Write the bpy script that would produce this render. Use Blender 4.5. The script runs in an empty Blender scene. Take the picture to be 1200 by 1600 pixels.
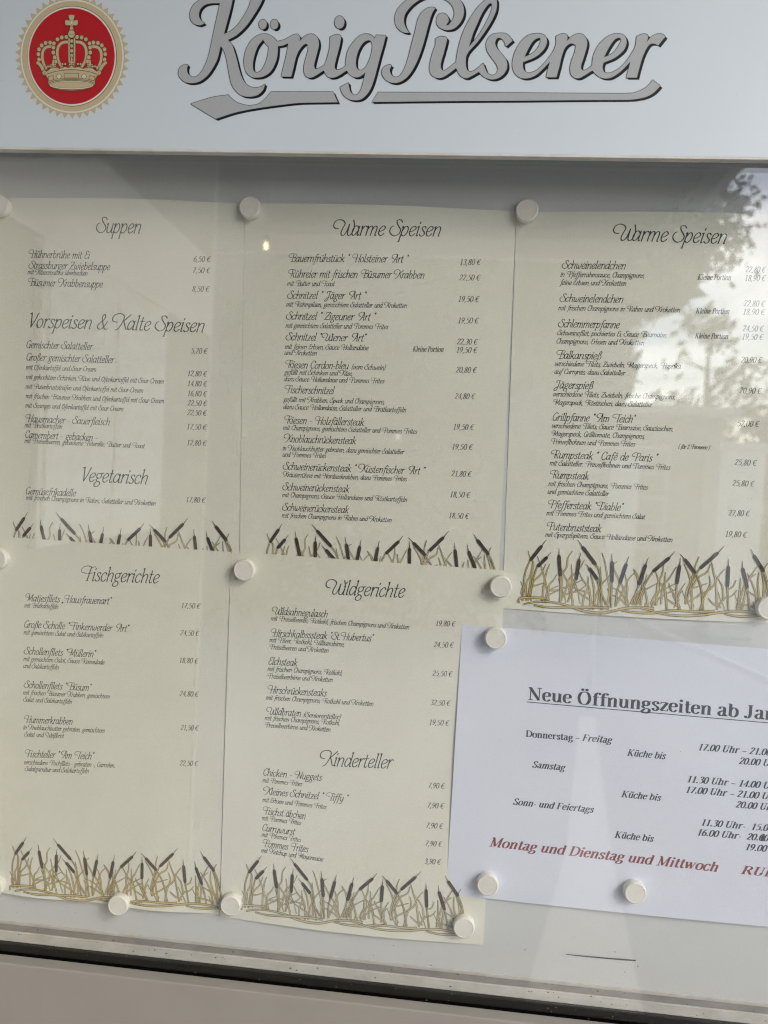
import bpy, bmesh, math, random
import numpy as np
from mathutils import Matrix, Vector
from mathutils.geometry import tessellate_polygon

sc = bpy.context.scene
rad = math.radians

# ------------------------------------------------------------------ camera
# Board coordinates are millimetres: X right, Z up from the pinned top row,
# y = 0 on the back board, negative y towards the viewer.  HZ lifts the board
# to its real height above the ground.
HZ = 1.70
CAM = (171.46, -568.3, -204.6)
YAW, PITCH, ROLL, FPX = -0.087, -0.046, 0.052, 1155.0

def cam_axes():
    ca, sa, cb, sb = math.cos(YAW), math.sin(YAW), math.cos(PITCH), math.sin(PITCH)
    cc, ss = math.cos(ROLL), math.sin(ROLL)
    f = np.array([sa*cb, ca*cb, sb]); r0 = np.array([ca, -sa, 0]); u0 = np.cross(r0, f)
    return cc*r0+ss*u0, -ss*r0+cc*u0, f
CR, CU, CF = cam_axes()

cam = bpy.data.cameras.new('camera')
cam_ob = bpy.data.objects.new('camera', cam); sc.collection.objects.link(cam_ob)
m = Matrix.Identity(4)
for i in range(3):
    m[i][0] = CR[i]; m[i][1] = CU[i]; m[i][2] = -CF[i]
m[0][3], m[1][3], m[2][3] = CAM[0]/1000, CAM[1]/1000, CAM[2]/1000+HZ
cam_ob.matrix_world = m
cam.sensor_fit = 'VERTICAL'; cam.sensor_height = 36; cam.lens = FPX/1600*36
cam.clip_start = 0.01; cam.clip_end = 500
cam.dof.use_dof = True; cam.dof.focus_distance = 0.558; cam.dof.aperture_fstop = 6.3
sc.camera = cam_ob

# ------------------------------------------------------------------ world, sun, exposure
SUN_EL, SUN_AZ = 34.0, 128.0           # degrees; azimuth clockwise from +Y: front right of the case
w = bpy.data.worlds.new('World'); sc.world = w; w.use_nodes = True
nt = w.node_tree; nt.nodes.clear()
def N(t, k, **kw):
    n = t.nodes.new(k)
    for a, b in kw.items(): setattr(n, a, b)
    return n
out = N(nt, 'ShaderNodeOutputWorld'); bg = N(nt, 'ShaderNodeBackground')
sky = N(nt, 'ShaderNodeTexSky', sky_type='NISHITA', sun_disc=False)
sky.sun_elevation = rad(SUN_EL); sky.sun_rotation = rad(SUN_AZ); sky.air_density = 1.0; sky.dust_density = 2.0
tc = N(nt, 'ShaderNodeTexCoord'); no = N(nt, 'ShaderNodeTexNoise')
mp = N(nt, 'ShaderNodeMapping'); mp.inputs['Scale'].default_value = (1, 1, 2.6)
mp.inputs['Location'].default_value = (0.35, 0.1, 0.0)
nt.links.new(tc.outputs['Generated'], mp.inputs['Vector']); nt.links.new(mp.outputs[0], no.inputs['Vector'])
no.inputs['Scale'].default_value = 2.6; no.inputs['Detail'].default_value = 8; no.inputs['Roughness'].default_value = 0.62
cr = N(nt, 'ShaderNodeValToRGB'); cr.color_ramp.elements[0].position = 0.48; cr.color_ramp.elements[1].position = 0.67
nt.links.new(no.outputs['Fac'], cr.inputs['Fac'])
mx = N(nt, 'ShaderNodeMixRGB'); mx.inputs['Color2'].default_value = (15, 14.8, 15, 1)
nt.links.new(cr.outputs['Color'], mx.inputs['Fac']); nt.links.new(sky.outputs['Color'], mx.inputs['Color1'])
nt.links.new(mx.outputs[0], bg.inputs['Color']); bg.inputs['Strength'].default_value = 0.115
nt.links.new(bg.outputs[0], out.inputs['Surface'])

sun = bpy.data.lights.new('sun', 'SUN'); sun.energy = 0.6; sun.angle = rad(18); sun.color = (1.0, 0.95, 0.87)
so = bpy.data.objects.new('sun', sun); sc.collection.objects.link(so)
sd = Vector((math.sin(rad(SUN_AZ))*math.cos(rad(SUN_EL)), math.cos(rad(SUN_AZ))*math.cos(rad(SUN_EL)), math.sin(rad(SUN_EL))))
so.rotation_euler = sd.to_track_quat('Z', 'Y').to_euler()
sc.view_settings.view_transform = 'Standard'; sc.view_settings.look = 'None'
sc.view_settings.exposure = 1.42; sc.view_settings.gamma = 1.0
sc.cycles.use_denoising = True; sc.cycles.denoising_prefilter = 'NONE'; sc.cycles.use_adaptive_sampling = False; sc.cycles.filter_width = 1.15; sc.cycles.max_bounces = 8; sc.cycles.transparent_max_bounces = 16
sc.cycles.caustics_reflective = False; sc.cycles.caustics_refractive = False

# ------------------------------------------------------------------ helpers
COL = sc.collection
def at(px, py, y=0.0):
    """photo pixel -> board millimetres (X, Z) on the plane y"""
    d = CF + (px-600)/FPX*CR - (py-800)/FPX*CU
    t = (y-CAM[1])/d[1]
    return CAM[0]+t*d[0], CAM[2]+t*d[2]
def W(X, y, Z): return (X/1000.0, y/1000.0, Z/1000.0+HZ)

def link(o, parent=None):
    COL.objects.link(o)
    if parent is not None:
        o.parent = parent; o.matrix_parent_inverse = parent.matrix_world.inverted()
    return o
def mesh_ob(name, verts, faces, mat, parent=None, smooth=False, mats=None, fm=None):
    me = bpy.data.meshes.new(name); me.from_pydata(verts, [], faces)
    for mm in (mats or [mat]): me.materials.append(mm)
    if fm is not None: me.polygons.foreach_set('material_index', fm)
    if smooth: me.polygons.foreach_set('use_smooth', [True]*len(me.polygons))
    me.update()
    o = bpy.data.objects.new(name, me); return link(o, parent)
def empty(name, loc):
    o = bpy.data.objects.new(name, None); o.empty_display_size = 0.05
    o.location = loc; link(o); bpy.context.view_layer.update(); return o
def tag(o, label=None, cat=None, group=None, kind=None):
    if label: o['label'] = label
    if cat: o['category'] = cat
    if group: o['group'] = group
    if kind: o['kind'] = kind
    return o
def bm_ob(name, bm, mat, parent=None, smooth=False):
    me = bpy.data.meshes.new(name); bmesh.ops.recalc_face_normals(bm, faces=bm.faces); bm.to_mesh(me); bm.free()
    me.materials.append(mat)
    if smooth: me.polygons.foreach_set('use_smooth', [True]*len(me.polygons))
    return link(bpy.data.objects.new(name, me), parent)
def box(name, x0, x1, y0, y1, z0, z1, mat, parent=None, bev=0.0, mm=True, segs=2):
    bm = bmesh.new(); bmesh.ops.create_cube(bm, size=1)
    for v in bm.verts:
        X = x0 if v.co.x < 0 else x1; Y = y0 if v.co.y < 0 else y1; Z = z0 if v.co.z < 0 else z1
        v.co = W(X, Y, Z) if mm else (X, Y, Z)
    if bev:
        bmesh.ops.bevel(bm, geom=bm.edges[:], offset=bev/1000 if mm else bev, segments=segs, affect='EDGES', profile=0.5)
    return bm_ob(name, bm, mat, parent)

# ------------------------------------------------------------------ materials
def mat(name, col, rough=0.6, spec=0.5, metal=0.0, noise=None, bump=None, coat=0.0):
    """noise=(scale, amount, second colour); bump=(scale, strength)"""
    M = bpy.data.materials.new(name); M.use_nodes = True; t = M.node_tree
    b = t.nodes['Principled BSDF']
    b.inputs['Base Color'].default_value = (*col, 1); b.inputs['Roughness'].default_value = rough
    b.inputs['Metallic'].default_value = metal; b.inputs['Specular IOR Level'].default_value = spec
    b.inputs['Coat Weight'].default_value = coat
    if noise or bump:
        c = N(t, 'ShaderNodeTexCoord')
    if noise:
        n = N(t, 'ShaderNodeTexNoise'); n.inputs['Scale'].default_value = noise[0]; n.inputs['Detail'].default_value = 6
        n.inputs['Roughness'].default_value = 0.6
        t.links.new(c.outputs['Object'], n.inputs['Vector'])
        r = N(t, 'ShaderNodeValToRGB'); r.color_ramp.elements[0].position = 0.35; r.color_ramp.elements[1].position = 0.7
        r.color_ramp.elements[0].color = (*col, 1)
        c2 = noise[2]; k = noise[1]
        r.color_ramp.elements[1].color = (*[col[i]*(1-k)+c2[i]*k for i in range(3)], 1)
        t.links.new(n.outputs['Fac'], r.inputs['Fac']); t.links.new(r.outputs['Color'], b.inputs['Base Color'])
    if bump:
        n2 = N(t, 'ShaderNodeTexNoise'); n2.inputs['Scale'].default_value = bump[0]; n2.inputs['Detail'].default_value = 5
        t.links.new(c.outputs['Object'], n2.inputs['Vector'])
        bp = N(t, 'ShaderNodeBump'); bp.inputs['Strength'].default_value = bump[1]; bp.inputs['Distance'].default_value = 0.0006
        t.links.new(n2.outputs['Fac'], bp.inputs['Height']); t.links.new(bp.outputs[0], b.inputs['Normal'])
    return M
M_board = mat('painted_board', (0.65, 0.68, 0.70), 0.28, noise=(9, 0.3, (0.62, 0.64, 0.65)), bump=(260, 0.05))
M_header = mat('header_lacquer', (0.56, 0.64, 0.71), 0.32, noise=(5, 0.4, (0.51, 0.585, 0.65)), bump=(500, 0.03))
M_frame = mat('frame_aluminium', (0.27, 0.255, 0.235), 0.38, noise=(14, 0.4, (0.22, 0.205, 0.19)), bump=(600, 0.04))
M_frame_in = mat('inner_profile', (0.42, 0.41, 0.38), 0.5, noise=(30, 0.5, (0.25, 0.24, 0.22)))
M_ledge = mat('dusty_white_ledge', (0.62, 0.61, 0.58), 0.5, noise=(45, 0.55, (0.36, 0.34, 0.31)), bump=(300, 0.15))
M_track = mat('grey_track', (0.30, 0.29, 0.27), 0.55, noise=(60, 0.6, (0.14, 0.13, 0.12)), bump=(300, 0.2))
M_rubber = mat('black_rubber', (0.002, 0.002, 0.002), 0.9, 0.02)
M_case = mat('case_inner_paint', (0.80, 0.74, 0.62), 0.6)
M_paper = mat('cream_paper', (0.81, 0.825, 0.75), 0.62, 0.3, noise=(6, 0.8, (0.74, 0.74, 0.645)), bump=(900, 0.05))
M_paper_w = mat('white_paper', (0.77, 0.82, 0.96), 0.6, 0.3, noise=(6, 0.4, (0.71, 0.74, 0.90)), bump=(900, 0.05))
M_ink = mat('black_ink', (0.018, 0.020, 0.020), 0.5, 0.3)
M_ink_h = mat('heading_ink', (0.030, 0.045, 0.050), 0.5, 0.3)
M_ink_g = mat('grey_ink', (0.075, 0.070, 0.060), 0.5, 0.3)
M_ink_r = mat('dark_red_ink', (0.26, 0.035, 0.040), 0.5, 0.3)
M_ink_n = mat('notice_ink', (0.022, 0.028, 0.045), 0.5, 0.3)
M_tan = mat('reed_tan_print', (0.60, 0.50, 0.22), 0.6, 0.3, noise=(60, 0.6, (0.46, 0.39, 0.20)))
M_tan2 = mat('reed_pale_print', (0.64, 0.58, 0.40), 0.6, 0.3, noise=(60, 0.6, (0.42, 0.37, 0.25)))
M_reedline = mat('reed_outline_print', (0.12, 0.095, 0.055), 0.6, 0.3)
M_head = mat('cattail_print', (0.055, 0.045, 0.036), 0.6, 0.3, noise=(300, 0.5, (0.10, 0.085, 0.07)))
M_magnet = mat('white_plastic', (0.86, 0.85, 0.81), 0.4, 0.5, noise=(150, 0.5, (0.76, 0.74, 0.66)), bump=(400, 0.08))
M_lg = mat('logo_grey_print', (0.375, 0.405, 0.43), 0.35, 0.5, noise=(700, 0.25, (0.30, 0.32, 0.34)))
M_lk = mat('logo_black_print', (0.008, 0.009, 0.013), 0.35, 0.5)
M_red = mat('seal_red_print', (0.42, 0.010, 0.018), 0.35, 0.5)
M_gold = mat('seal_gold_print', (0.50, 0.43, 0.27), 0.4, 0.5, noise=(400, 0.3, (0.42, 0.35, 0.21)))
M_goldl = mat('seal_light_gold_print', (0.62, 0.57, 0.44), 0.4, 0.5)
M_white = mat('seal_white_print', (0.66, 0.66, 0.64), 0.4, 0.5)
M_brown = mat('seal_brown_line', (0.085, 0.050, 0.022), 0.4, 0.5)
M_speck = mat('dirt_speck', (0.06, 0.055, 0.05), 0.8)

def glass_mat():
    M = bpy.data.materials.new('window_glass'); M.use_nodes = True; t = M.node_tree; t.nodes.clear()
    o = N(t, 'ShaderNodeOutputMaterial'); g = N(t, 'ShaderNodeBsdfGlossy'); g.inputs['Roughness'].default_value = 0.0
    tr = N(t, 'ShaderNodeBsdfTransparent'); tr.inputs['Color'].default_value = (0.985, 0.99, 0.985, 1)
    ge = N(t, 'ShaderNodeNewGeometry'); d = N(t, 'ShaderNodeVectorMath', operation='DOT_PRODUCT')
    t.links.new(ge.outputs['Normal'], d.inputs[0]); t.links.new(ge.outputs['Incoming'], d.inputs[1])
    a = N(t, 'ShaderNodeMath', operation='ABSOLUTE'); t.links.new(d.outputs['Value'], a.inputs[0])
    s = N(t, 'ShaderNodeMath', operation='SUBTRACT'); s.inputs[0].default_value = 1; t.links.new(a.outputs[0], s.inputs[1])
    p = N(t, 'ShaderNodeMath', operation='POWER'); p.inputs[1].default_value = 5; t.links.new(s.outputs[0], p.inputs[0])
    ml = N(t, 'ShaderNodeMath', operation='MULTIPLY_ADD'); ml.inputs[1].default_value = 0.94; ml.inputs[2].default_value = 0.10
    t.links.new(p.outputs[0], ml.inputs[0])
    mx = N(t, 'ShaderNodeMixShader'); t.links.new(ml.outputs[0], mx.inputs[0])
    t.links.new(tr.outputs[0], mx.inputs[1]); t.links.new(g.outputs[0], mx.inputs[2]); t.links.new(mx.outputs[0], o.inputs['Surface'])
    return M
M_glass = glass_mat()

# ------------------------------------------------------------------ the setting behind the case
def sheet(name, pts, mt, label=None, kind='structure'):
    o = mesh_ob(name, pts, [tuple(range(len(pts)))], mt)
    return tag(o, label, None, None, kind)
M_pave = mat('paving', (0.37, 0.38, 0.39), 0.85, noise=(1.2, 0.5, (0.28, 0.285, 0.29)))
M_plaster = mat('wall_plaster', (0.28, 0.27, 0.29), 0.9, noise=(12, 0.5, (0.2, 0.19, 0.2)), bump=(60, 0.5))
sheet('ground', [(-150, -200, 0), (150, -200, 0), (150, 60, 0), (-150, 60, 0)], M_pave)
wall = box('house_wall', -5, 6, 0.062, 0.40, 0.0, 4.2, M_plaster, mm=False)
tag(wall, 'dark plastered wall that the lit menu case hangs on', 'wall')

# ------------------------------------------------------------------ the display case
CX0, CX1 = -232.0, 662.0                # inner side faces
CZ0, CZ1 = -588.0, 62.0                 # floor and ceiling of the case
case = empty('display_case', W(200, 60, -650))
tag(case, 'wall-mounted white menu display case with grey logo header and glass front', 'display case')
# back board: a subdivided plate with a hair of waviness, and its slot
def board():
    nx, nz = 90, 66
    vs, fs = [], []
    for j in range(nz+1):
        for i in range(nx+1):
            X = CX0 + (CX1-CX0)*i/nx; Z = CZ0 + (CZ1-CZ0)*j/nz
            y = 0.35*math.sin(X*0.011+1)*math.sin(Z*0.013) + 0.12*math.sin(X*0.05)*math.sin(Z*0.031+2)
            # pressed dent around the slot
            sx, sz = at(938, 1496)
            dd = ((X-sx)/34)**2+((Z-sz-1)/5)**2
            y += 1.1*math.exp(-dd)
            vs.append(W(X, y*0.8, Z))
    for j in range(nz):
        for i in range(nx):
            a = j*(nx+1)+i; fs.append((a, a+1, a+nx+2, a+nx+1))
    return mesh_ob('back_board', vs, fs, M_board, case, True)
board()
box('case_back', CX0-18, CX1+18, 4, 58, CZ0-40, CZ1+150, M_case, case)
box('side_panel', CX0-16, CX0, -34, 3.5, CZ0, CZ1, M_case, case)
box('side_panel', CX1, CX1+16, -34, 3.5, CZ0, CZ1, M_case, case)
box('ceiling_panel', CX0, CX1, -34, 3.5, CZ1, CZ1+14, M_case, case)
# floor: grey track behind, dusty white ledge, rubber gasket
box('track', CX0, CX1, -11, 3.4, CZ0-8, CZ0-1.6, M_track, case)
box('track_lip', CX0, CX1, -12.4, -11.0, CZ0-8, CZ0+0.4, M_ledge, case, 0.3)
box('ledge', CX0, CX1, -21.5, -12.4, CZ0-8, CZ0, M_ledge, case, 0.4)
box('board_lip', CX0, CX1, -0.9, 1.4, CZ0-1.6, CZ0+1.0, M_ledge, case, 0.35)
box('gasket', CX0, CX1, -38.5, -21.5, CZ0-9, CZ0-0.8, M_rubber, case, 0.8)
# glass pane: bottom edge sits in the gasket, top edge behind the header
glass = box('glass_pane', CX0-6, CX1+6, -36.0, -32.0, CZ0-4, CZ1+8, M_glass, case)
# front frame
def frame_bar(name, x0, x1, z0, z1):
    return box(name, x0, x1, -48, -37.6 if z1 < -500 else -34, z0, z1, M_frame, case, 1.2, segs=4)
frame_bar('frame_rail', CX0-30, CX1+30, -641, CZ0-0.4)
frame_bar('frame_stile', CX0-30, CX0+2, CZ0-0.4, 205)
frame_bar('frame_stile', CX1-2, CX1+30, CZ0-0.4, 205)
frame_bar('frame_rail', CX0+2, CX1-2, 190, 212)
box('frame_back_box', CX0-28, CX1+28, -37.5, 57, -636, CZ0-9.5, M_case, case)
# header panel
HY = -42.0
hdr = box('header_panel', CX0+2.2, CX1-2.2, HY, -36.4, 23.0, 190, M_header, case, 0.5)
box('header_trim', CX0+2.2, CX1-2.2, HY-0.6, -36.8, 21.4, 22.95, M_ledge, case, 0.3)

# ------------------------------------------------------------------ flat print builders
def crom(pts, n):
    """Catmull-Rom through pts"""
    if len(pts) < 3: return [tuple(p) for p in pts]
    P = [pts[0]]+list(pts)+[pts[-1]]
    o = []
    for i in range(1, len(P)-2):
        p0, p1, p2, p3 = P[i-1], P[i], P[i+1], P[i+2]
        for k in range(n):
            t = k/n; t2, t3 = t*t, t*t*t
            o.append(tuple(0.5*((2*p1[j])+(-p0[j]+p2[j])*t+(2*p0[j]-5*p1[j]+4*p2[j]-p3[j])*t2+(-p0[j]+3*p1[j]-3*p2[j]+p3[j])*t3) for j in range(len(p1))))
    o.append(tuple(P[-2])); return o
def ribbon(pts, wf, cap=True):
    """list of 2-D points -> (verts2d, faces); wf(i, dx, dy) gives the full width"""
    n = len(pts); vs, fs = [], []
    for i, p in enumerate(pts):
        a = pts[max(i-1, 0)]; b = pts[min(i+1, n-1)]
        dx, dy = b[0]-a[0], b[1]-a[1]; L = math.hypot(dx, dy) or 1e-9; dx /= L; dy /= L
        h = wf(i, dx, dy)/2
        ex = 0
        if cap and i == 0: ex = -h*0.6
        if cap and i == n-1: ex = h*0.6
        vs.append((p[0]-dy*h+dx*ex, p[1]+dx*h+dy*ex)); vs.append((p[0]+dy*h+dx*ex, p[1]-dx*h+dy*ex))
        if i: k = 2*i; fs.append((k-2, k-1, k+1, k))
    return vs, fs
class Ink:
    """collects flat print pieces; surface(X, Z) gives y of what it is printed on"""
    def __init__(s, surf, lift=0.12): s.v, s.f, s.m, s.surf, s.lift, s.mats = [], [], [], surf, lift, []
    def add(s, vs, fs, mt=None, dz=0.0):
        b = len(s.v)
        if mt not in s.mats: s.mats.append(mt)
        k = s.mats.index(mt)
        for X, Z in vs: s.v.append(W(X, s.surf(X, Z)-s.lift-dz, Z))
        for q in fs: s.f.append(tuple(b+i for i in q)); s.m.append(k)
    def build(s, name, parent, mt=None):
        return mesh_ob(name, s.v, s.f, None, parent, mats=[x or mt for x in s.mats], fm=s.m)

# ------------------------------------------------------------------ two alphabets drawn as pen strokes
def P(s): return [tuple(float(c) for c in q.split(',')) for q in s.split()]
def swash(x, y=98): return f"{x-28},50 {x-50},58 {x-58},80 {x-40},99 {x-10},104 {x+8},{y}"
SCRIPT = {
'a': (55, "44,44 34,59 20,60 8,44 5,20 14,2 28,6 43,32|!46,60 43,8|43,8 46,0 54,6"),
'b': (53, "!11,100 9,3|9,32 19,54 32,60 44,47 43,20 29,1 17,0 9,8|!4,94 11,100"),
'c': (44, "41,48 33,60 19,58 7,40 6,16 18,0 31,2 41,14"),
'd': (54, "44,44 34,59 20,60 8,44 5,20 14,2 28,6 43,32|!48,100 44,6|44,6 47,0 54,6|!40,95 48,100"),
'e': (46, "7,26 28,32 42,46 37,58 25,61 11,48 6,26 11,7 23,0 34,4 43,15"),
'f': (34, "48,90 40,100 29,95 22,70 17,10 10,-24 0,-36|!6,59 38,60"),
'g': (50, "25,60 11,54 8,36 20,25 35,30 41,46 36,58 25,60|18,25 9,16 18,6 34,2 42,-12 36,-28 20,-33 5,-28 2,-16 10,-5 20,3|!36,56 50,62"),
'h': (54, "!11,100 8,0|9,32 21,54 34,60 45,50 44,22 42,3 49,0|!4,94 11,100"),
'i': (22, "!12,60 9,3|9,3 13,0 18,4|!4,56 12,60|!13,78 16,88"),
'j': (22, "12,60 10,10 6,-24 -6,-34|!4,56 12,60|!13,78 16,88"),
'k': (50, "!11,100 8,0|!42,60 12,27|!20,35 44,0|!44,0 50,4|!4,94 11,100"),
'l': (22, "!12,100 9,3|9,3 13,0 18,4|!5,94 12,100"),
'm': (82, "!11,60 8,0|9,32 20,54 31,60 41,52 40,24 38,0|40,32 51,55 61,60 71,52 70,24 68,3 76,0|!4,54 11,60"),
'n': (54, "!11,60 8,0|9,32 21,54 34,60 45,50 44,22 42,3 49,0|!4,54 11,60"),
'o': (50, "26,60 10,50 5,28 12,5 25,0 39,8 45,32 40,52 26,60"),
'p': (52, "!11,60 3,-36|9,30 20,54 34,60 45,46 43,20 30,1 18,1 8,10|!4,54 11,60|!-3,-36 8,-35"),
'r': (36, "!11,60 8,0|9,32 19,52 29,61 38,56|!4,54 11,60"),
's': (39, "36,50 28,60 15,57 12,46 20,35 32,24 34,9 23,0 11,1 3,10"),
't': (33, "!16,86 12,16|12,16 15,2 23,0 30,7|!1,60 32,61"),
'u': (54, "!11,60 8,22|8,22 13,3 26,1 38,12 45,34|!47,60 44,5|44,5 47,0 53,4|!4,55 11,60"),
'v': (46, "2,54 10,60 14,50 12,16 22,1 36,14 42,44 38,60"),
'w': (74, "2,54 10,60 13,48 11,14 20,1 32,14 37,44|37,44 36,16 44,1 58,12 67,42 63,60"),
'x': (42, "!6,60 38,0|!38,60 4,0"),
'y': (50, "!10,60 9,24|9,24 14,6 26,4 38,16 43,36|46,60 42,10 34,-22 20,-35 6,-32"),
'z': (42, "!6,58 38,59|!38,59 4,2|!4,2 38,1|!10,30 32,31"),
'ß': (50, "0,-34 8,-20 13,40 18,86 30,99 42,90 40,70 28,58 42,46 46,22 36,2 22,3"),
'K': (84, "10,50 -18,54 -30,72 -24,94 -2,106 26,106 46,94 50,72 42,38 26,6 6,-4|!92,102 50,56|52,58 66,34 78,8 92,4"),
'A': (70, swash(40)+" 52,100|!52,100 60,0|50,96 36,46 20,8 4,0|!24,38 58,38|!60,0 66,2"),
'B': (66, swash(20)+" 50,101 68,88 60,62 30,54|!28,96 22,0|28,54 62,50 70,26 54,2 10,0"),
'C': (60, "58,82 48,99 28,97 10,72 7,34 22,3 42,2 56,18|!56,74 60,92"),
'D': (70, swash(20)+" 50,96 68,66 64,28 44,2 12,0|!26,96 22,0"),
'E': (52, "50,86 38,100 20,96 16,74 34,55|34,55 12,48 6,22 18,1 36,1 50,16"),
'F': (56, swash(18)+" 44,95 66,100|!34,95 24,0|!18,52 50,54|!16,0 32,0"),
'G': (66, "60,84 48,99 28,97 10,72 7,34 22,3 42,4 56,24|!58,44 54,-2|!42,44 66,44"),
'H': (74, swash(16)+" 26,90|!26,94 20,0|!70,100 60,0|!22,50 64,52|!12,0 28,0|!52,0 68,0"),
'J': (58, "16,72 8,86 22,99 40,94 62,98|46,95 42,30 34,-12 14,-33 0,-18 14,4 44,22"),
'M': (84, swash(14)+" 20,90|20,92 17,40 6,0|!20,94 36,14|!36,14 70,98|!70,98 72,0|!72,0 80,3"),
'N': (70, swash(14)+" 20,90|20,92 17,40 8,0|!20,94 54,2|!54,2 66,100"),
'O': (64, "36,98 12,84 5,48 16,10 34,0 54,16 62,52 52,86 36,98 24,88 28,70"),
'P': (62, swash(20)+" 52,100 70,82 58,56 26,46|!28,96 22,0|!12,0 32,0"),
'R': (72, swash(20)+" 52,100 70,82 58,56 26,50|!28,96 22,0|36,50 50,24 62,2 74,4"),
'S': (66, "62,85 54,97 41,101 27,97 28,80 48,56 64,36 60,13 35,-1 9,9 -7,30 -2,54 12,62"),
'T': (56, swash(14)+" 40,95 70,100|!44,96 36,0|!28,0 44,0"),
'V': (56, "!10,98 24,2|24,2 42,44 54,88 60,98|!0,92 10,98"),
'W': (112, "20,42 -4,46 -18,62 -15,86 8,100 38,94 56,76 50,50 44,22 50,4 63,0 76,14 84,44 88,72|88,72 88,40 90,12 100,0 114,6 124,34 122,66 108,98"),
'Z': (58, "4,80 14,98 36,95 60,98|!60,98 2,2|2,2 26,4 60,2|!16,50 46,52"),
'&': (74, "66,52 48,12 24,-1 6,12 10,36 36,60 46,84 36,100 25,88 30,60 46,22 62,0 78,4"),
'2': (44, "8,76 16,94 30,98 40,84 34,60 6,2|!6,2 44,2"),
',': (18, "!9,6 3,-14"), '.': (18, "!8,0 9,7"), '-': (34, "!6,32 26,32"), '"': (30, "!10,98 8,80|!20,98 18,80"),
'„': (28, "!8,6 3,-12|!18,6 13,-12"), '(': (28, "28,108 12,80 8,30 16,-14"), ')': (28, "10,108 20,70 16,20 0,-14"), ' ': (34, ""),
}
def dots(g, a, b, y): return (g[0], g[1]+f"|!{a},{y} {a+1.5},{y+9}|!{b},{y} {b+1.5},{y+9}")
SCRIPT['ä'] = dots(SCRIPT['a'], 18, 36, 76); SCRIPT['ö'] = dots(SCRIPT['o'], 18, 36, 76); SCRIPT['ü'] = dots(SCRIPT['u'], 20, 38, 76)
SCRIPT['é'] = (46, SCRIPT['e'][1]+"|!24,74 36,92")
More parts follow.
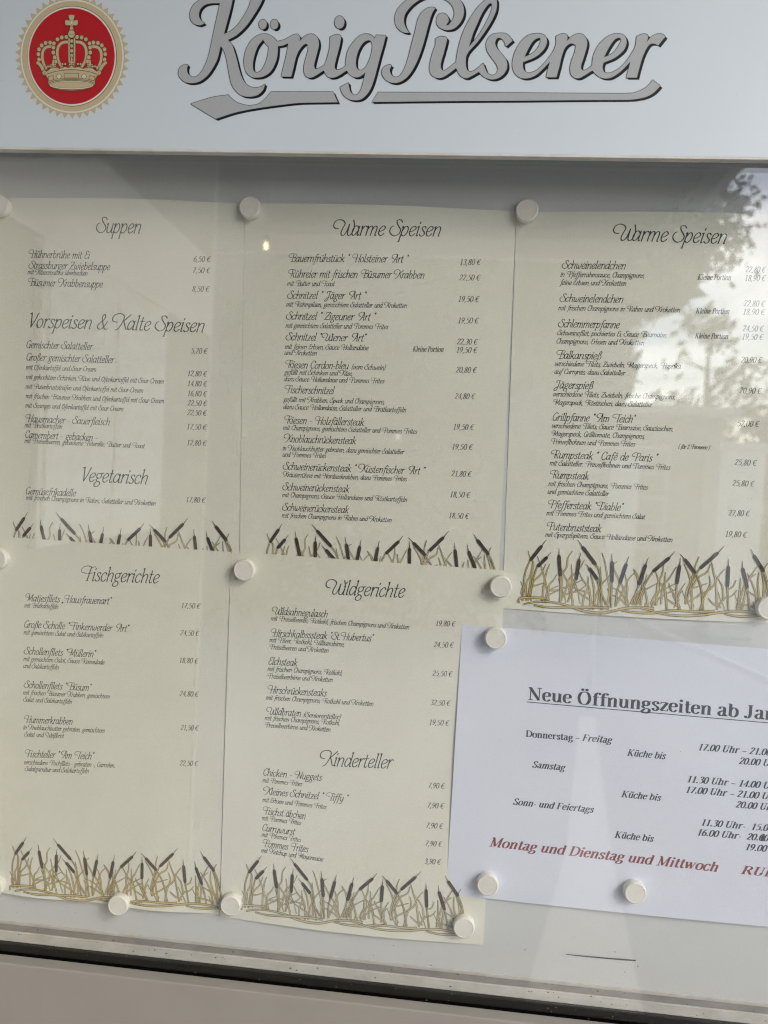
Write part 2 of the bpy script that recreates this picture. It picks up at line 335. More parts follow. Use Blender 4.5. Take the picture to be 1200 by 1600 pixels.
# roman alphabet: ! straight, - thin straight, _ x0,x1,y serif tick
SERIF = {
'n': (62, "!14,68 14,2|14,48 26,66 40,68 47,56 47,30 47,2|_1,14,67|_3,27,1|_36,59,1"),
'h': (62, "!14,98 14,2|14,48 26,66 40,68 47,56 47,30 47,2|_1,14,98|_3,27,1|_36,59,1"),
'm': (94, "!14,68 14,2|14,48 26,66 38,68 46,56 46,30 46,2|46,48 58,66 70,68 78,56 78,30 78,2|_1,14,67|_3,26,1|_36,57,1|_68,90,1"),
'u': (62, "14,68 14,40 14,18 22,3 34,2 46,18|!47,68 47,2|_2,14,67|_36,47,67|_47,60,2"),
'e': (50, "-8,39 42,39|42,39 40,60 27,69 12,60 7,36 12,10 28,0 45,14"),
'o': (56, "28,69 12,60 7,35 12,9 28,0 44,9 49,35 44,60 28,69"),
'f': (40, "46,86 40,99 27,96 20,80 20,40 20,2|_5,40,67|_6,36,1"),
'g': (54, "25,69 11,60 11,40 25,30 39,40 39,60 25,69|14,32 8,22 18,11 40,6 46,-10 36,-26 16,-28 4,-18 12,-4 20,4|-38,62 52,66"),
's': (42, "35,50 33,65 20,69 9,58 12,46 30,30 37,15 28,0 14,0 6,16"),
'z': (48, "-7,67 42,67|!42,67 8,2|-7,2 44,2|-7,67 6,52|-44,2 46,18"),
'i': (30, "!15,68 15,2|_3,15,67|_4,26,1|*15,92"),
't': (36, "!17,92 17,18|17,18 20,3 28,1 36,9|_4,33,67"),
'a': (54, "10,54 16,67 30,69 38,58 38,30 39,8 45,1 53,8|38,41 18,34 8,20 14,3 26,1 38,14"),
'b': (60, "!14,98 14,4|14,50 26,68 40,67 51,50 51,20 40,1 26,0 14,12|_1,14,98"),
'd': (60, "!46,98 46,2|46,14 36,1 20,1 8,20 8,48 20,67 34,68 46,52|_34,46,98|_46,58,2"),
'c': (48, "41,54 36,68 20,68 8,50 8,20 20,0 34,1 45,16"),
'r': (46, "!14,68 14,2|14,46 24,64 36,68 41,58|_1,14,67|_3,28,1"),
'l': (30, "!15,98 15,2|_3,15,98|_3,27,1"),
'w': (82, "!8,67 24,2|-24,2 40,66|!40,67 56,2|-56,2 72,67|_0,20,67|_32,50,67|_64,80,67"),
'N': (80, "-15,98 15,0|!13,97 64,2|-65,98 65,0|_2,20,98|_4,28,1|_52,78,98"),
'O': (80, "40,99 20,90 9,50 20,9 40,0 60,9 71,50 60,90 40,99"),
'J': (52, "32,98 32,50 31,20 22,1 8,3 7,16|_18,46,98"),
'D': (78, "!18,98 18,2|18,97 48,95 68,74 70,50 66,24 46,4 18,2|_3,18,98|_3,18,1"),
'F': (64, "!18,98 18,2|-18,97 60,97|-60,97 61,78|-18,52 44,52|-44,60 44,42|_3,30,1|_3,18,98"),
'E': (68, "!18,98 18,2|-18,97 60,97|-60,97 61,78|-18,52 44,52|-18,2 62,2|-62,2 64,22|_3,18,1|_3,18,98"),
'K': (80, "!18,98 18,2|-64,97 22,42|!34,54 66,2|_3,32,1|_3,32,98|_52,76,98|_56,80,1"),
'S': (58, "46,78 42,96 28,100 12,92 9,74 24,56 44,40 49,20 38,1 22,0 9,8 7,26"),
'U': (76, "18,98 18,50 18,26 26,5 42,1 56,10 60,32|-60,30 60,98|_4,32,98|_48,73,98"),
'M': (96, "-17,98 17,0|!17,97 47,4|-47,4 76,97|!78,98 78,2|_3,20,98|_3,28,1|_76,92,98|_66,92,1"),
'R': (74, "!18,98 18,2|18,97 46,95 57,76 46,54 18,51|!38,51 66,2|_3,32,1|_3,18,98|_62,76,1"),
'H': (80, "!18,98 18,2|!60,98 60,2|-18,51 60,51|_4,32,1|_4,32,98|_46,74,98|_46,74,1"),
'P': (62, "!18,98 18,2|18,97 46,95 57,76 46,52 18,48|_3,32,1|_3,18,98"),
'0': (50, "25,98 10,84 6,49 10,14 25,0 40,14 44,49 40,84 25,98"),
'1': (50, "!28,98 28,2|-12,84 28,96|_14,42,1"),
'2': (50, "8,76 14,94 28,98 41,86 38,64 22,32 6,4|!6,5 44,5"),
'3': (50, "9,82 22,98 38,91 37,68 20,55|20,55 42,44 43,18 28,1 8,6"),
'4': (50, "!36,98 36,0|-36,98 4,28|-4,28 48,28"),
'5': (50, "-14,94 42,94|-14,94 11,58|11,58 32,60 44,42 40,14 22,0 6,7"),
'6': (50, "42,97 20,82 8,46 12,10 27,0 42,14 42,42 28,57 10,42"),
'7': (50, "-6,94 44,94|!44,94 18,0"),
'8': (50, "26,98 12,88 13,68 26,52 42,34 41,12 26,0 10,12 11,34 26,52 39,68 40,88 26,98"),
'9': (50, "9,2 30,18 42,54 38,86 23,98 8,84 8,56 22,41 40,56"),
'€': (56, "52,84 38,98 18,84 9,50 18,14 38,0 52,14|-0,60 42,60|-0,41 40,41"),
',': (24, "!12,8 7,-14"), '.': (24, "*12,7"), '-': (34, "!6,30 28,30"), '–': (54, "!4,32 50,32"), ' ': (26, ""),
}
SERIF['ü'] = (62, SERIF['u'][1]+"|*20,90|*42,90"); SERIF['Ö'] = (80, SERIF['O'][1]+"|*28,116|*52,116")
_cache = {}
def glyph(font, ch, n, thick, thin):
    key = (id(font), ch, n, thick, thin)
    if key in _cache: return _cache[key]
    adv, s = font[ch]; out = []
    for st in s.split('|'):
        if not st: continue
        c = st[0]
        if c == '*':
            x, y = P(st[1:])[0]; r = thick*0.62
            pts = [(x+r*math.cos(a*math.pi/4), y+r*math.sin(a*math.pi/4)) for a in range(8)]
            out.append((pts, [tuple(range(8))])); continue
        if c == '_':
            x0, x1, y = (float(q) for q in st[1:].split(','))
            h = thin*0.55; out.append(([(x0, y-h), (x1, y-h), (x1, y+h), (x0, y+h)], [(0, 1, 2, 3)])); continue
        if c == '!': pts = P(st[1:]); wf = lambda i, dx, dy: thick*(1 if abs(dy) > 0.35 else 0.6)
        elif c == '-': pts = P(st[1:]); wf = lambda i, dx, dy: thin
        else:
            pts = crom(P(st), n)
            if font is SERIF: wf = lambda i, dx, dy: thin+(thick-thin)*abs(dy)**1.6
            else: wf = lambda i, dx, dy: thin+(thick-thin)*max(0, min(1, abs(dy*0.95-dx*0.25)))
        out.append(ribbon(pts, wf, font is SCRIPT))
    _cache[key] = (adv, out); return _cache[key]

STY = {  # font, cap height mm, slant, thick, thin, curve steps, ink, object name
'H': (SCRIPT, 11.6, 0.24, 7.6, 4.6, 4, M_ink_h, 'heading'),
'D': (SCRIPT, 5.9, 0.22, 8.8, 5.8, 3, M_ink, 'dish_name'),
'd': (SCRIPT, 3.9, 0.22, 10.0, 6.8, 2, M_ink, 'dish_description'),
'q': (SCRIPT, 3.0, 0.22, 13.0, 9.0, 2, M_ink, 'serving_note'),
'p': (SERIF, 4.3, 0.17, 11.0, 6.5, 2, M_ink_g, 'price'),
'k': (SERIF, 3.9, 0.22, 15.0, 7.0, 2, M_ink_g, 'portion_note'),
'N': (SERIF, 9.6, 0.0, 17.0, 6.0, 4, M_ink_n, 'notice_heading'),
'n': (SERIF, 5.0, 0.0, 17.0, 7.0, 3, M_ink_n, 'notice_line'),
'i': (SERIF, 5.0, 0.24, 17.0, 7.0, 3, M_ink_n, 'notice_line'),
'R': (SERIF, 7.3, 0.26, 17.0, 6.5, 3, M_ink_r, 'closing_days_line'),
'r': (SERIF, 6.4, 0.26, 17.0, 6.5, 3, M_ink_r, 'closing_days_line'),
}
def text(style, s, px0, py0, px1, slope, surf, parent):
    font, cap, slant, thick, thin, n, ink, name = STY[style]
    py1 = py0+slope*(px1-px0)
    def land(px, py):
        y = -1.0
        for _ in range(3):
            X, Z = at(px, py, y); y = surf(X, Z)
        return X, Z
    A = land(px0, py0); B = land(px1, py1)
    L = math.hypot(B[0]-A[0], B[1]-A[1]); ux, uz = (B[0]-A[0])/L, (B[1]-A[1])/L
    # natural extent of the string
    x = 0; lo, hi = 1e9, -1e9; items = []
    for ch in s:
        adv, sub = glyph(font, ch, n, thick, thin)
        if ch in 'KABDFHMNPRTW' and font is SCRIPT: x += (34 if ch not in 'KW' else 16)
        items.append((x, sub))
        for vs, _ in sub:
            for vx, vy in vs:
                q = x+vx+slant*vy; lo = min(lo, q); hi = max(hi, q)
        x += adv+(3 if font is SERIF else 2)
    k = cap/100.0; kx = L/(hi-lo)
    I = Ink(surf)
    for gx, sub in items:
        for vs, fs in sub:
            I.add([(A[0]+(gx+vx+slant*vy-lo)*kx*ux, A[1]+(gx+vx+slant*vy-lo)*kx*uz+vy*k) for vx, vy in vs], fs)
    return I.build(name, parent, ink)

# ------------------------------------------------------------------ paper sheets
class Sheet:
    def __init__(s, name, corners, base, amp, mt, label, cat='menu sheet', group=None, nx=46, ny=64, seed=1):
        # corners mm: TL TR BR BL ; amp: dict of bulges (mm)
        s.c = corners; s.base = base; s.amp = amp; s.seed = seed
        (x0, z0), (x1, z1), (x2, z2), (x3, z3) = corners
        s.root = empty(name, W((x2+x3)/2, 0, (z2+z3)/2)); tag(s.root, label, cat, group)
        vs, fs = [], []; th = 0.18
        for lay in (0, 1):
            for j in range(ny+1):
                for i in range(nx+1):
                    u, v = i/nx, j/ny
                    X, Z = s.uv(u, v)
                    vs.append(W(X, -s.h(u, v)+lay*th, Z))
        n = (nx+1)*(ny+1)
        for j in range(ny):
            for i in range(nx):
                a = j*(nx+1)+i
                fs.append((a, a+nx+1, a+nx+2, a+1)); fs.append((n+a, n+a+1, n+a+nx+2, n+a+nx+1))
        rim = [j*(nx+1) for j in range(ny+1)]+[ny*(nx+1)+i for i in range(1, nx+1)]+[j*(nx+1)+nx for j in range(ny-1, -1, -1)]+[i for i in range(nx-1, 0, -1)]
        k = len(vs); q = len(rim)      # rim strip on its own vertices, so the faces stay flat up to the cut edge
        for a in rim: vs += [vs[a], vs[n+a]]
        for i in range(q): j = (i+1) % q; fs.append((k+2*i, k+2*i+1, k+2*j+1, k+2*j))
        s.paper = mesh_ob('paper', vs, fs, mt, s.root, True)
    def uv(s, u, v):
        (x0, z0), (x1, z1), (x2, z2), (x3, z3) = s.c
        X = (x0*(1-u)+x1*u)*(1-v)+(x3*(1-u)+x2*u)*v; Z = (z0*(1-u)+z1*u)*(1-v)+(z3*(1-u)+z2*u)*v
        sg = s.amp.get('sag', 0)
        return X, Z - sg*math.sin(math.pi*u)*v**6
    def h(s, u, v):
        a = s.amp; S = math.sin; pi = math.pi
        u = min(max(u, 0), 1); v = min(max(v, 0), 1)
        r = s.base + a.get('M', 0)*S(pi*u)*S(pi*v)
        r += a.get('T', 0)*S(pi*u)*math.exp(-v*7)
        r += a.get('B', 0)*S(pi*u)*math.exp(-(1-v)*7)
        r += a.get('B2', 0)*S(2*pi*u)**2*math.exp(-(1-v)*9)
        r += a.get('L', 0)*S(pi*v)*math.exp(-u*7)
        r += a.get('R', 0)*S(pi*v)*math.exp(-(1-u)*8)
        r += 0.42*S(u*7+s.seed)*S(v*9+s.seed*2)*S(pi*u)*S(pi*v)
        return r
    def inv(s, X, Z):
        (x0, z0), (x1, z1), (x2, z2), (x3, z3) = s.c
        v = (z0-Z)/(z0-z3); u = 0.5
        for _ in range(3):
            xl = x0+(x3-x0)*v; xr = x1+(x2-x1)*v; u = (X-xl)/(xr-xl)
            zt = z0+(z1-z0)*u; zb = z3+(z2-z3)*u; v = (zt-Z)/(zt-zb)
        return u, v
    def y(s, X, Z):
        u, v = s.inv(X, Z); return -s.h(u, v)

S1 = Sheet('menu_sheet', [(-208, 1.0), (1.8, 1.0), (10.0, -296), (-204, -296)], 0.3, dict(T=5.5, L=.8, R=.6, M=.5), M_paper,
           'cream menu sheet headed Suppen, top left in the display case', group='cream menu sheets', seed=1)
S2 = Sheet('menu_sheet', [(1.9, 1.4), (209.3, -0.8), (212.5, -296), (10.5, -297)], 0.5, dict(T=4.5, R=.7, L=.4, M=.6), M_paper,
           'cream menu sheet headed Warme Speisen, middle of the top row, Schnitzel dishes', group='cream menu sheets', seed=2)
S3 = Sheet('menu_sheet', [(209.6, -1.4), (419.0, 0.5), (424.5, -297.0), (216.6, -299.3)], 0.35, dict(T=4.5, B=1.5, sag=1.0, M=.6), M_paper,
           'cream menu sheet headed Warme Speisen at the right edge, sky reflected over its prices', group='cream menu sheets', seed=3)
S4 = Sheet('menu_sheet', [(-207, -268), (3.0, -269), (5.8, -562), (-204, -561.5)], 0.85, dict(T=.6, B=2.5, B2=3.2, L=2.5, R=.9, M=.6), M_paper,
           'cream menu sheet headed Fischgerichte, lower left, whole band of reeds along its foot', group='cream menu sheets', seed=4)
S5 = Sheet('menu_sheet', [(3.2, -268.6), (217.3, -270.1), (217.3, -564.2), (6.5, -563.6)], 1.1, dict(T=.4, B=3.0, L=1.4, R=.5, M=.5, sag=1.0), M_paper,
           'cream menu sheet headed Wildgerichte, overlapped at right by the white notice', group='cream menu sheets', seed=5)
S6 = Sheet('notice_sheet', [(186.7, -313.7), (484, -317), (484, -526), (186.2, -526.3)], 1.5, dict(T=1.2, B=2.0, M=.8, L=1.2), M_paper_w,
           'white landscape notice about new opening hours, lower right of the display case', 'notice', seed=6, nx=60, ny=44)

def slopes(tab, y):
    if y <= tab[0][0]: return tab[0][1]
    for (a, b), (c, d) in zip(tab, tab[1:]):
        if y <= c: return b+(d-b)*(y-a)/(c-a)
    return tab[-1][1]
def lines(S, tab, data):
    for ln in data.strip().split('\n'):
        st, x0, y0, x1, rest = ln.split(' ', 4)
        sl = slopes(tab, float(y0))
        if '@' in rest: rest, q = rest.rsplit('@', 1); sl = float(q)
        text(st, rest.strip().replace('~', ' '), float(x0), float(y0), float(x1), sl, S.y, S.root)

lines(S1, [(360, .018), (510, .028), (595, .035), (695, .045), (785, .047)], '''
H 150 363.5 220.5 Suppen
D 45 402.5 141.5 Hühnerbrühe mit Ei
p 302.5 409 329.5 6,50 €
D 44.5 419.5 172.5 Strassburger Zwiebelsuppe
p 301.5 426.5 329 7,50 €
d 43 428.5 137 mit Käsecroutons überbacken
D 44 446.5 161 Büsumer Krabbensuppe
p 300.5 455.5 327.5 8,50 €
H 47 511.5 319.5 Vorspeisen & Kalte Speisen
D 41.5 543.5 146 Gemischter Salatteller
p 298.5 552 324.5 5,20 €
D 41.5 563 179.5 Großer gemischter Salatteller
d 40.5 577 150.5 mit Ofenkartoffel und Sour-Cream
p 293.5 587.5 323.5 12,80 €
d 40.5 592 256 mit gekochtem Schinken, Käse und Ofenkartoffel mit Sour-Cream
p 293.5 603 323.5 14,80 €
d 40 607 224 mit Putenbruststreifen und Ofenkartoffel mit Sour-Cream
p 293.5 618.5 323.5 16,80 €
d 40 622 256.5 mit frischen Büsumer Krabben und Ofenkartoffel mit Sour Cream
p 293 633.5 323.5 22,50 €
d 39.5 636.5 193 mit Scampis und Ofenkartoffel mit Sour-Cream
p 292.5 648.5 323 22,50 €
D 39.5 659 171.5 Hausmacher - Sauerfleisch
p 292.5 670.5 323 17,50 €
d 38.5 667.5 97.5 mit Bratkartoffeln
D 39.5 684 152 Camembert - gebacken -
p 292.5 695.5 323 12,80 €
d 38 692 226.5 mit Preiselbeeren, gebackene Petersilie, Butter und Toast
H 129.5 752 231 Vegetarisch
D 40.5 772 119 Gemüsefrikadelle
p 291 784.5 321.5 17,80 €
d 40.5 780.5 243.5 mit frischen Champignons in Rahm, Salatteller und Kroketten''')
lines(S2, [(366, .008), (430, .008), (560, .018), (672, .031), (745, .036), (808, .043)], '''
H 520 368 689 Warme Speisen
D 451 409 639 Bauernfrühstück " Holsteiner Art "
p 719 414 751.5 13,80 €
D 449.5 433.5 663 Rühreier mit frischen Büsumer Krabben
p 717.5 438 750.5 22,50 €
d 448.5 446.5 523.5 mit Butter und Toast
D 448.5 466.5 573 Schnitzel " Jäger Art "
p 716.5 471.5 749 19,50 €
d 447 479 636 mit Rahmpilsen, gemischtem Salatteller und Kroketten
D 446.5 499 588 Schnitzel " Zigeuner Art "
p 716 505 748 19,50 €
d 446 512 607 mit gemischtem Salatteller und Pommes Frites
D 446 531.5 573 Schnitzel "Wiener Art"
p 714 538 746.5 22,30 €
p 713.5 551 746 19,50 €
k 644.5 549 693 Kleine Portion
d 445 545 576 mit feinen Erbsen, Sauce Hollandaise
d 444.5 554.5 495 und Kroketten
D 445.5 575 545 Riesen Cordon-bleu
d 549.5 577 603 (vom Schwein)
p 712 582 745 20,80 €
d 443.5 585 550.5 gefüllt mit Schinken und Käse,
d 443.5 595.5 601 dazu Sauce Hollandaise und Pommes Frites
D 444.5 614 523 Fischerschnitzel
p 710.5 623 742.5 24,80 €
d 442.5 627.5 600.5 gefüllt mit Krabben, Speck und Champignons,
d 442.5 639 634.5 dazu Sauce Hollandaise, Salatteller und Bratkartoffeln
D 444 661.5 569 Riesen - Holzfällersteak
p 708.5 671 741 19,50 €
d 442 671.5 652 mit Champignons, gemischtem Salatteller und Pommes Frites
D 443 690.5 556.5 Knoblauchrückensteak
p 706.5 702 739 19,50 €
d 441.5 703.5 632 in Knoblauchbutter gebraten, dazu gemischter Salatteller
d 441.5 713.5 509.5 und Pommes Frites
D 441.5 733.5 665 Schweinerückensteak " Küstenfischer Art "
p 705 744 737 21,80 €
d 441.5 745 636 Kräuterrührei mit Nordseekrabben, dazu Pommes Frites
D 441 765.5 546 Schweinerückensteak
p 703.5 776.5 735 18,50 €
d 440.5 776.5 636 mit Champignons, Sauce Hollandaise und Röstkartoffeln
D 440.5 797.5 545 Schweinerückensteak
p 701.5 809.5 733 18,50 €
d 440 808.5 612 mit frischen Champignons in Rahm und Kroketten''')
lines(S3, [(370, .034), (420, .012), (485, .019), (672, .028), (727, .037), (838, .042)], '''
H 956.5 375.5 1135 Warme Speisen
D 877.5 419.5 977.5 Schweinelendchen
d 875.5 432.5 1006.5 in Pfefferrahmsauce, Champignons,
d 874 445 978.5 feine Erbsen und Kroketten
p 1164.5 425.5 1196.5 22,80 €
p 1164 439 1196.5 18,90 €
k 1089.5 437 1142 Kleine Portion
D 874 471.5 973.5 Schweinelendchen
d 872 484.5 1062.5 mit frischen Champignons in Rahm und Kroketten
p 1161.5 478.5 1195.5 22,80 €
p 1161 491.5 1195.5 18,90 €
k 1087 489.5 1139.5 Kleine Portion
D 871.5 511 968.5 Schlemmerpfanne
d 870 523.5 1041.5 Schweinefilet, pochiertes Ei, Sauce Bearnaise,
d 869.5 536.5 1006.5 Champignons, Erbsen und Kroketten
p 1160 517.5 1193.5 24,50 €
p 1159.5 530.5 1193 19,50 €
k 1085.5 528.5 1137.5 Kleine Portion
D 869 560 940.5 Balkanspieß
d 866.5 571.5 1064 verschiedene Filets, Zwiebeln, Magerspeck, Paprika
d 866 584 977.5 auf Curryreis, dazu Salatteller
p 1157.5 566.5 1191 20,90 €
D 865 606.5 927.5 Jägerspieß
d 864.5 619 1054.5 verschiedene Filets, Zwiebeln, frische Champignons,
d 864.5 632 1020 Magerspeck, Röstinchen, dazu Salatteller
p 1155 614.5 1190 20,90 €
D 863.5 657 993.5 Grillpfanne "Am Teich"
d 862 668.5 1051.5 verschiedene Filets, Sauce Bearnaise, Saucieschen,
d 861.5 681 1007 Magerspeck, Grilltomate, Champignons,
d 861 693.5 992.5 Prinzeßbohnen und Pommes Frites
q 1060 700.5 1109.5 ( für 2 Personen )
p 1151.5 666 1186.5 52,00 €
D 860.5 715.5 1028.5 Rumpsteak " Café de Paris "
d 858.5 727 1047.5 mit Salatteller, Prinzeßbohnen und Pommes Frites
p 1147.5 726.5 1182.5 25,80 €
D 859 747 920 Rumpsteak
d 856.5 759 1012.5 mit frischen Champignons, Pommes Frites
d 855.5 771.5 952 und gemischtem Salatteller
p 1144 759 1179 25,80 €
D 856 793.5 974.5 Pfeffersteak "Diable"
d 853.5 805 1008.5 mit Pommes Frites und gemischtem Salat
p 1138 805.5 1171.5 27,80 €
D 854 828 939.5 Putenbruststeak
d 851.5 838.5 1050.5 mit Spargelspitzen, Sauce Hollandaise und Kroketten
p 1133.5 838.5 1167.5 19,80 €''')
lines(S4, [(905, .036), (980, .042), (1085, .048), (1194, .036)], '''
H 126.5 907 249.5 Fischgerichte
D 39.5 939 175 Matjesfilets „Hausfrauenart"
p 283.5 950 313.5 17,50 €
d 38 949 91 mit Bratkartoffeln
D 38 980.5 202.5 Große Scholle "Finkenwerder Art"
p 281.5 992.5 311.5 24,50 €
d 37 991 161.5 mit gemischtem Salat und Salzkartoffeln
D 37 1022 150.5 Schollenfilets "Müllerin"
p 280.5 1035.5 310 18,80 €
d 36.5 1032.5 163.5 mit gemischtem Salat, Sauce Remoulade
d 36.5 1043.5 92 und Salzkartoffeln
D 37 1074.5 143.5 Schollenfilets "Büsum"
p 280.5 1087.5 310.5 24,80 €
d 36 1085 171.5 mit frischen Büsumer Krabben, gemischtem
d 36 1096 112.5 Salat und Salzkartoffeln
D 37.5 1129 113.5 Hummerkrabben
p 282 1140.5 310.5 21,50 €
d 36.5 1139.5 163.5 in Knoblauchbutter gebraten, gemischtem
d 37.5 1150.5 100.5 Salat und Weißbrot
D 38.5 1182.5 147.5 Fischteller "Am Teich"
p 280.5 1196 309.5 22,50 €
d 37.5 1194 179.5 verschiedene Fischfilets - gebraten -, Garnelen,
d 38.5 1204.5 139 Salatgarnitur und Salzkartoffeln''')
lines(S5, [(925, .046), (968, .064), (1093, .060), (1130, .07), (1200, .08), (1222, .104), (1260, .12), (1332, .15)], '''
H 508 928 633 Wildgerichte
D 424.5 959.5 512 Wildsahnegulasch
d 423 969.5 639.5 mit Preiselbeeren, Rotkohl, frischen Champignons und Kroketten
p 681 978 712 19,80 €@.03
D 423 994 584.5 Hirschkalbsssteak "St.Hubertus"@.052
d 421 1003 538 mit Pilzer, Rotkohl, Williamsbirne,
d 421 1014 513.5 Preiselbeeren und Kroketten
p 677.5 1011 709 24,50 €@.04
D 419.5 1038 465 Elchsteak
d 418 1048 534.5 mit frischen Champignons, Rotkohl,
d 418 1059.5 520 Preiselbeerbirne und Kroketten
p 675.5 1056 707 25,50 €@.04
D 418 1082.5 511 Hirschrückensteaks
d 415.5 1093 583.5 mit frischen Champignons, Rotkohl und Kroketten
p 672.5 1101.5 704 32,50 €@.05
D 416 1116 470.5 Wildbraten
d 474.5 1120 533 (Seniorenteller)
d 413.5 1125 530.5 mit frischen Champignons, Rotkohl,
d 413.5 1136 516.5 Preiselbeerbirne und Kroketten
p 671 1132.5 702 19,50 €@.05
H 499 1196 615 Kinderteller@.042
D 411.5 1211.5 503.5 Chicken - Nuggets
d 410 1222 472 mit Pommes Frites
p 669.5 1231 695 7,90 €@.05
D 411 1241 545 Kleines Schnitzel " Tiffy "@.09
d 410 1252.5 510.5 mit Erbsen und Pommes Frites
p 668 1262 694 7,90 €@.06
D 410.5 1271.5 477.5 Fischst äbchen
d 409 1281 470.5 mit Pommes Frites
p 666 1293.5 692.5 7,90 €@.06
D 410 1298 461.5 Currywurst
d 408.5 1307 470.5 mit Pommes Frites
p 665 1321.5 691 7,90 €@.06
D 410 1322.5 482 Pommes Frites@.13
d 408 1331.5 505.5 mit Ketchup und Mayonnaise
p 663.5 1349.5 689 3,90 €@.06''')
lines(S6, [(1090, .086), (1200, .095), (1330, .112)], '''
N 825 1093 1262 Neue Öffnungszeiten ab Januar@.0835
n 821.5 1151 895 Donnerstag@.085
i 899 1156.5 957 – Freitag@.08
i 979.5 1180.5 1040.5 Küche bis
i 1091.5 1172 1237 17.00 Uhr – 21.00 Uhr@.075
i 1154 1193.5 1219 20.00 Uhr@.075
i 831.5 1199 883.5 Samstag
i 1074 1222 1220 11.30 Uhr – 14.00 Uhr@.08
i 1072 1238.5 1218 17.00 Uhr – 21.00 Uhr@.08
i 1149 1261.5 1214 20.00 Uhr@.08
i 970.5 1245 1033 Küche bis
i 801.5 1257 928 Sonn- und Feiertags
i 1096 1289.5 1240 11.30 Uhr-  15.00 Uhr@.085
i 1090 1305 1233 16.00 Uhr-  20.00 Uhr@.085
i 1165 1328 1230 19.00 Uhr@.085
i 960 1308.5 1021.5 Küche bis
R 764 1322 1122 Montag und Dienstag und Mittwoch@.112
r 1157 1365 1232 RUHE@.1''')
# underline of the notice heading and the pen-corrected digit
def print_poly(name, S, mt, pxpts, lift=0.12):
    I = Ink(S.y, lift); vs = []
    for q in pxpts:
        y = -4.0
        for _ in range(3): X, Z = at(q[0], q[1], y); y = S.y(X, Z)
        vs.append((X, Z))
    return I, vs
I, vs = print_poly('u', S6, None, [(824+ (1262-824)*k/24, 1096.8+ (1262-824)*k/24*0.0865) for k in range(25)])
v, f = ribbon(vs, lambda i, a, b: 0.62); I.add(v, f); I.build('heading_underline', S6.root, M_ink_n)
I, vs = print_poly('b', S6, None, [(1193.6, 1303.5), (1190.2, 1309), (1189.6, 1313.6), (1192, 1313.4), (1194.6, 1308), (1193, 1305)])
v, f = ribbon(vs, lambda i, a, b: 1.25); I.add(v, f); I.build('pen_correction', S6.root, M_lk)

# ------------------------------------------------------------------ reeds printed along the foot of each menu sheet
def C1(x, y): return (800+x/5.714, 840+y/5.714)
HEADS = [((305,20),(268,72),(162,205),(115,330),(95,560)), ((350,130),(315,172),(225,262),(185,380),(160,520)),
 ((420,92),(420,155),(430,345),(433,480),(430,590)), ((615,130),(600,192),(572,378),(535,470),(500,570)),
 ((588,18),(628,80),(748,242),(790,340),(802,640)), ((655,232),(688,270),(765,375),(790,480),(860,620)),
 ((890,140),(893,210),(893,400),(888,500),(885,620)), ((1043,165),(1022,232),(962,410),(935,500),(925,610)),
 ((1216,178),(1194,240),(1131,425),(1105,500),(1086,590)), ((1451,125),(1406,178),(1258,305),(1185,420),(1110,600)),
 ((1504,180),(1496,245),(1471,415),(1468,500),(1470,610)), ((1498,142),(1538,190),(1638,318),(1686,440),(1706,640)),
 ((1894,75),(1841,132),(1676,278),(1606,400),(1556,590)), ((1934,190),(1931,255),(1923,440),(1927,550),(1931,650)),
 ((2054,205),(2058,270),(2101,455),(2112,550),(2116,650)), ((2129,100),(2156,155),(2248,305),(2280,420),(2286,640))]
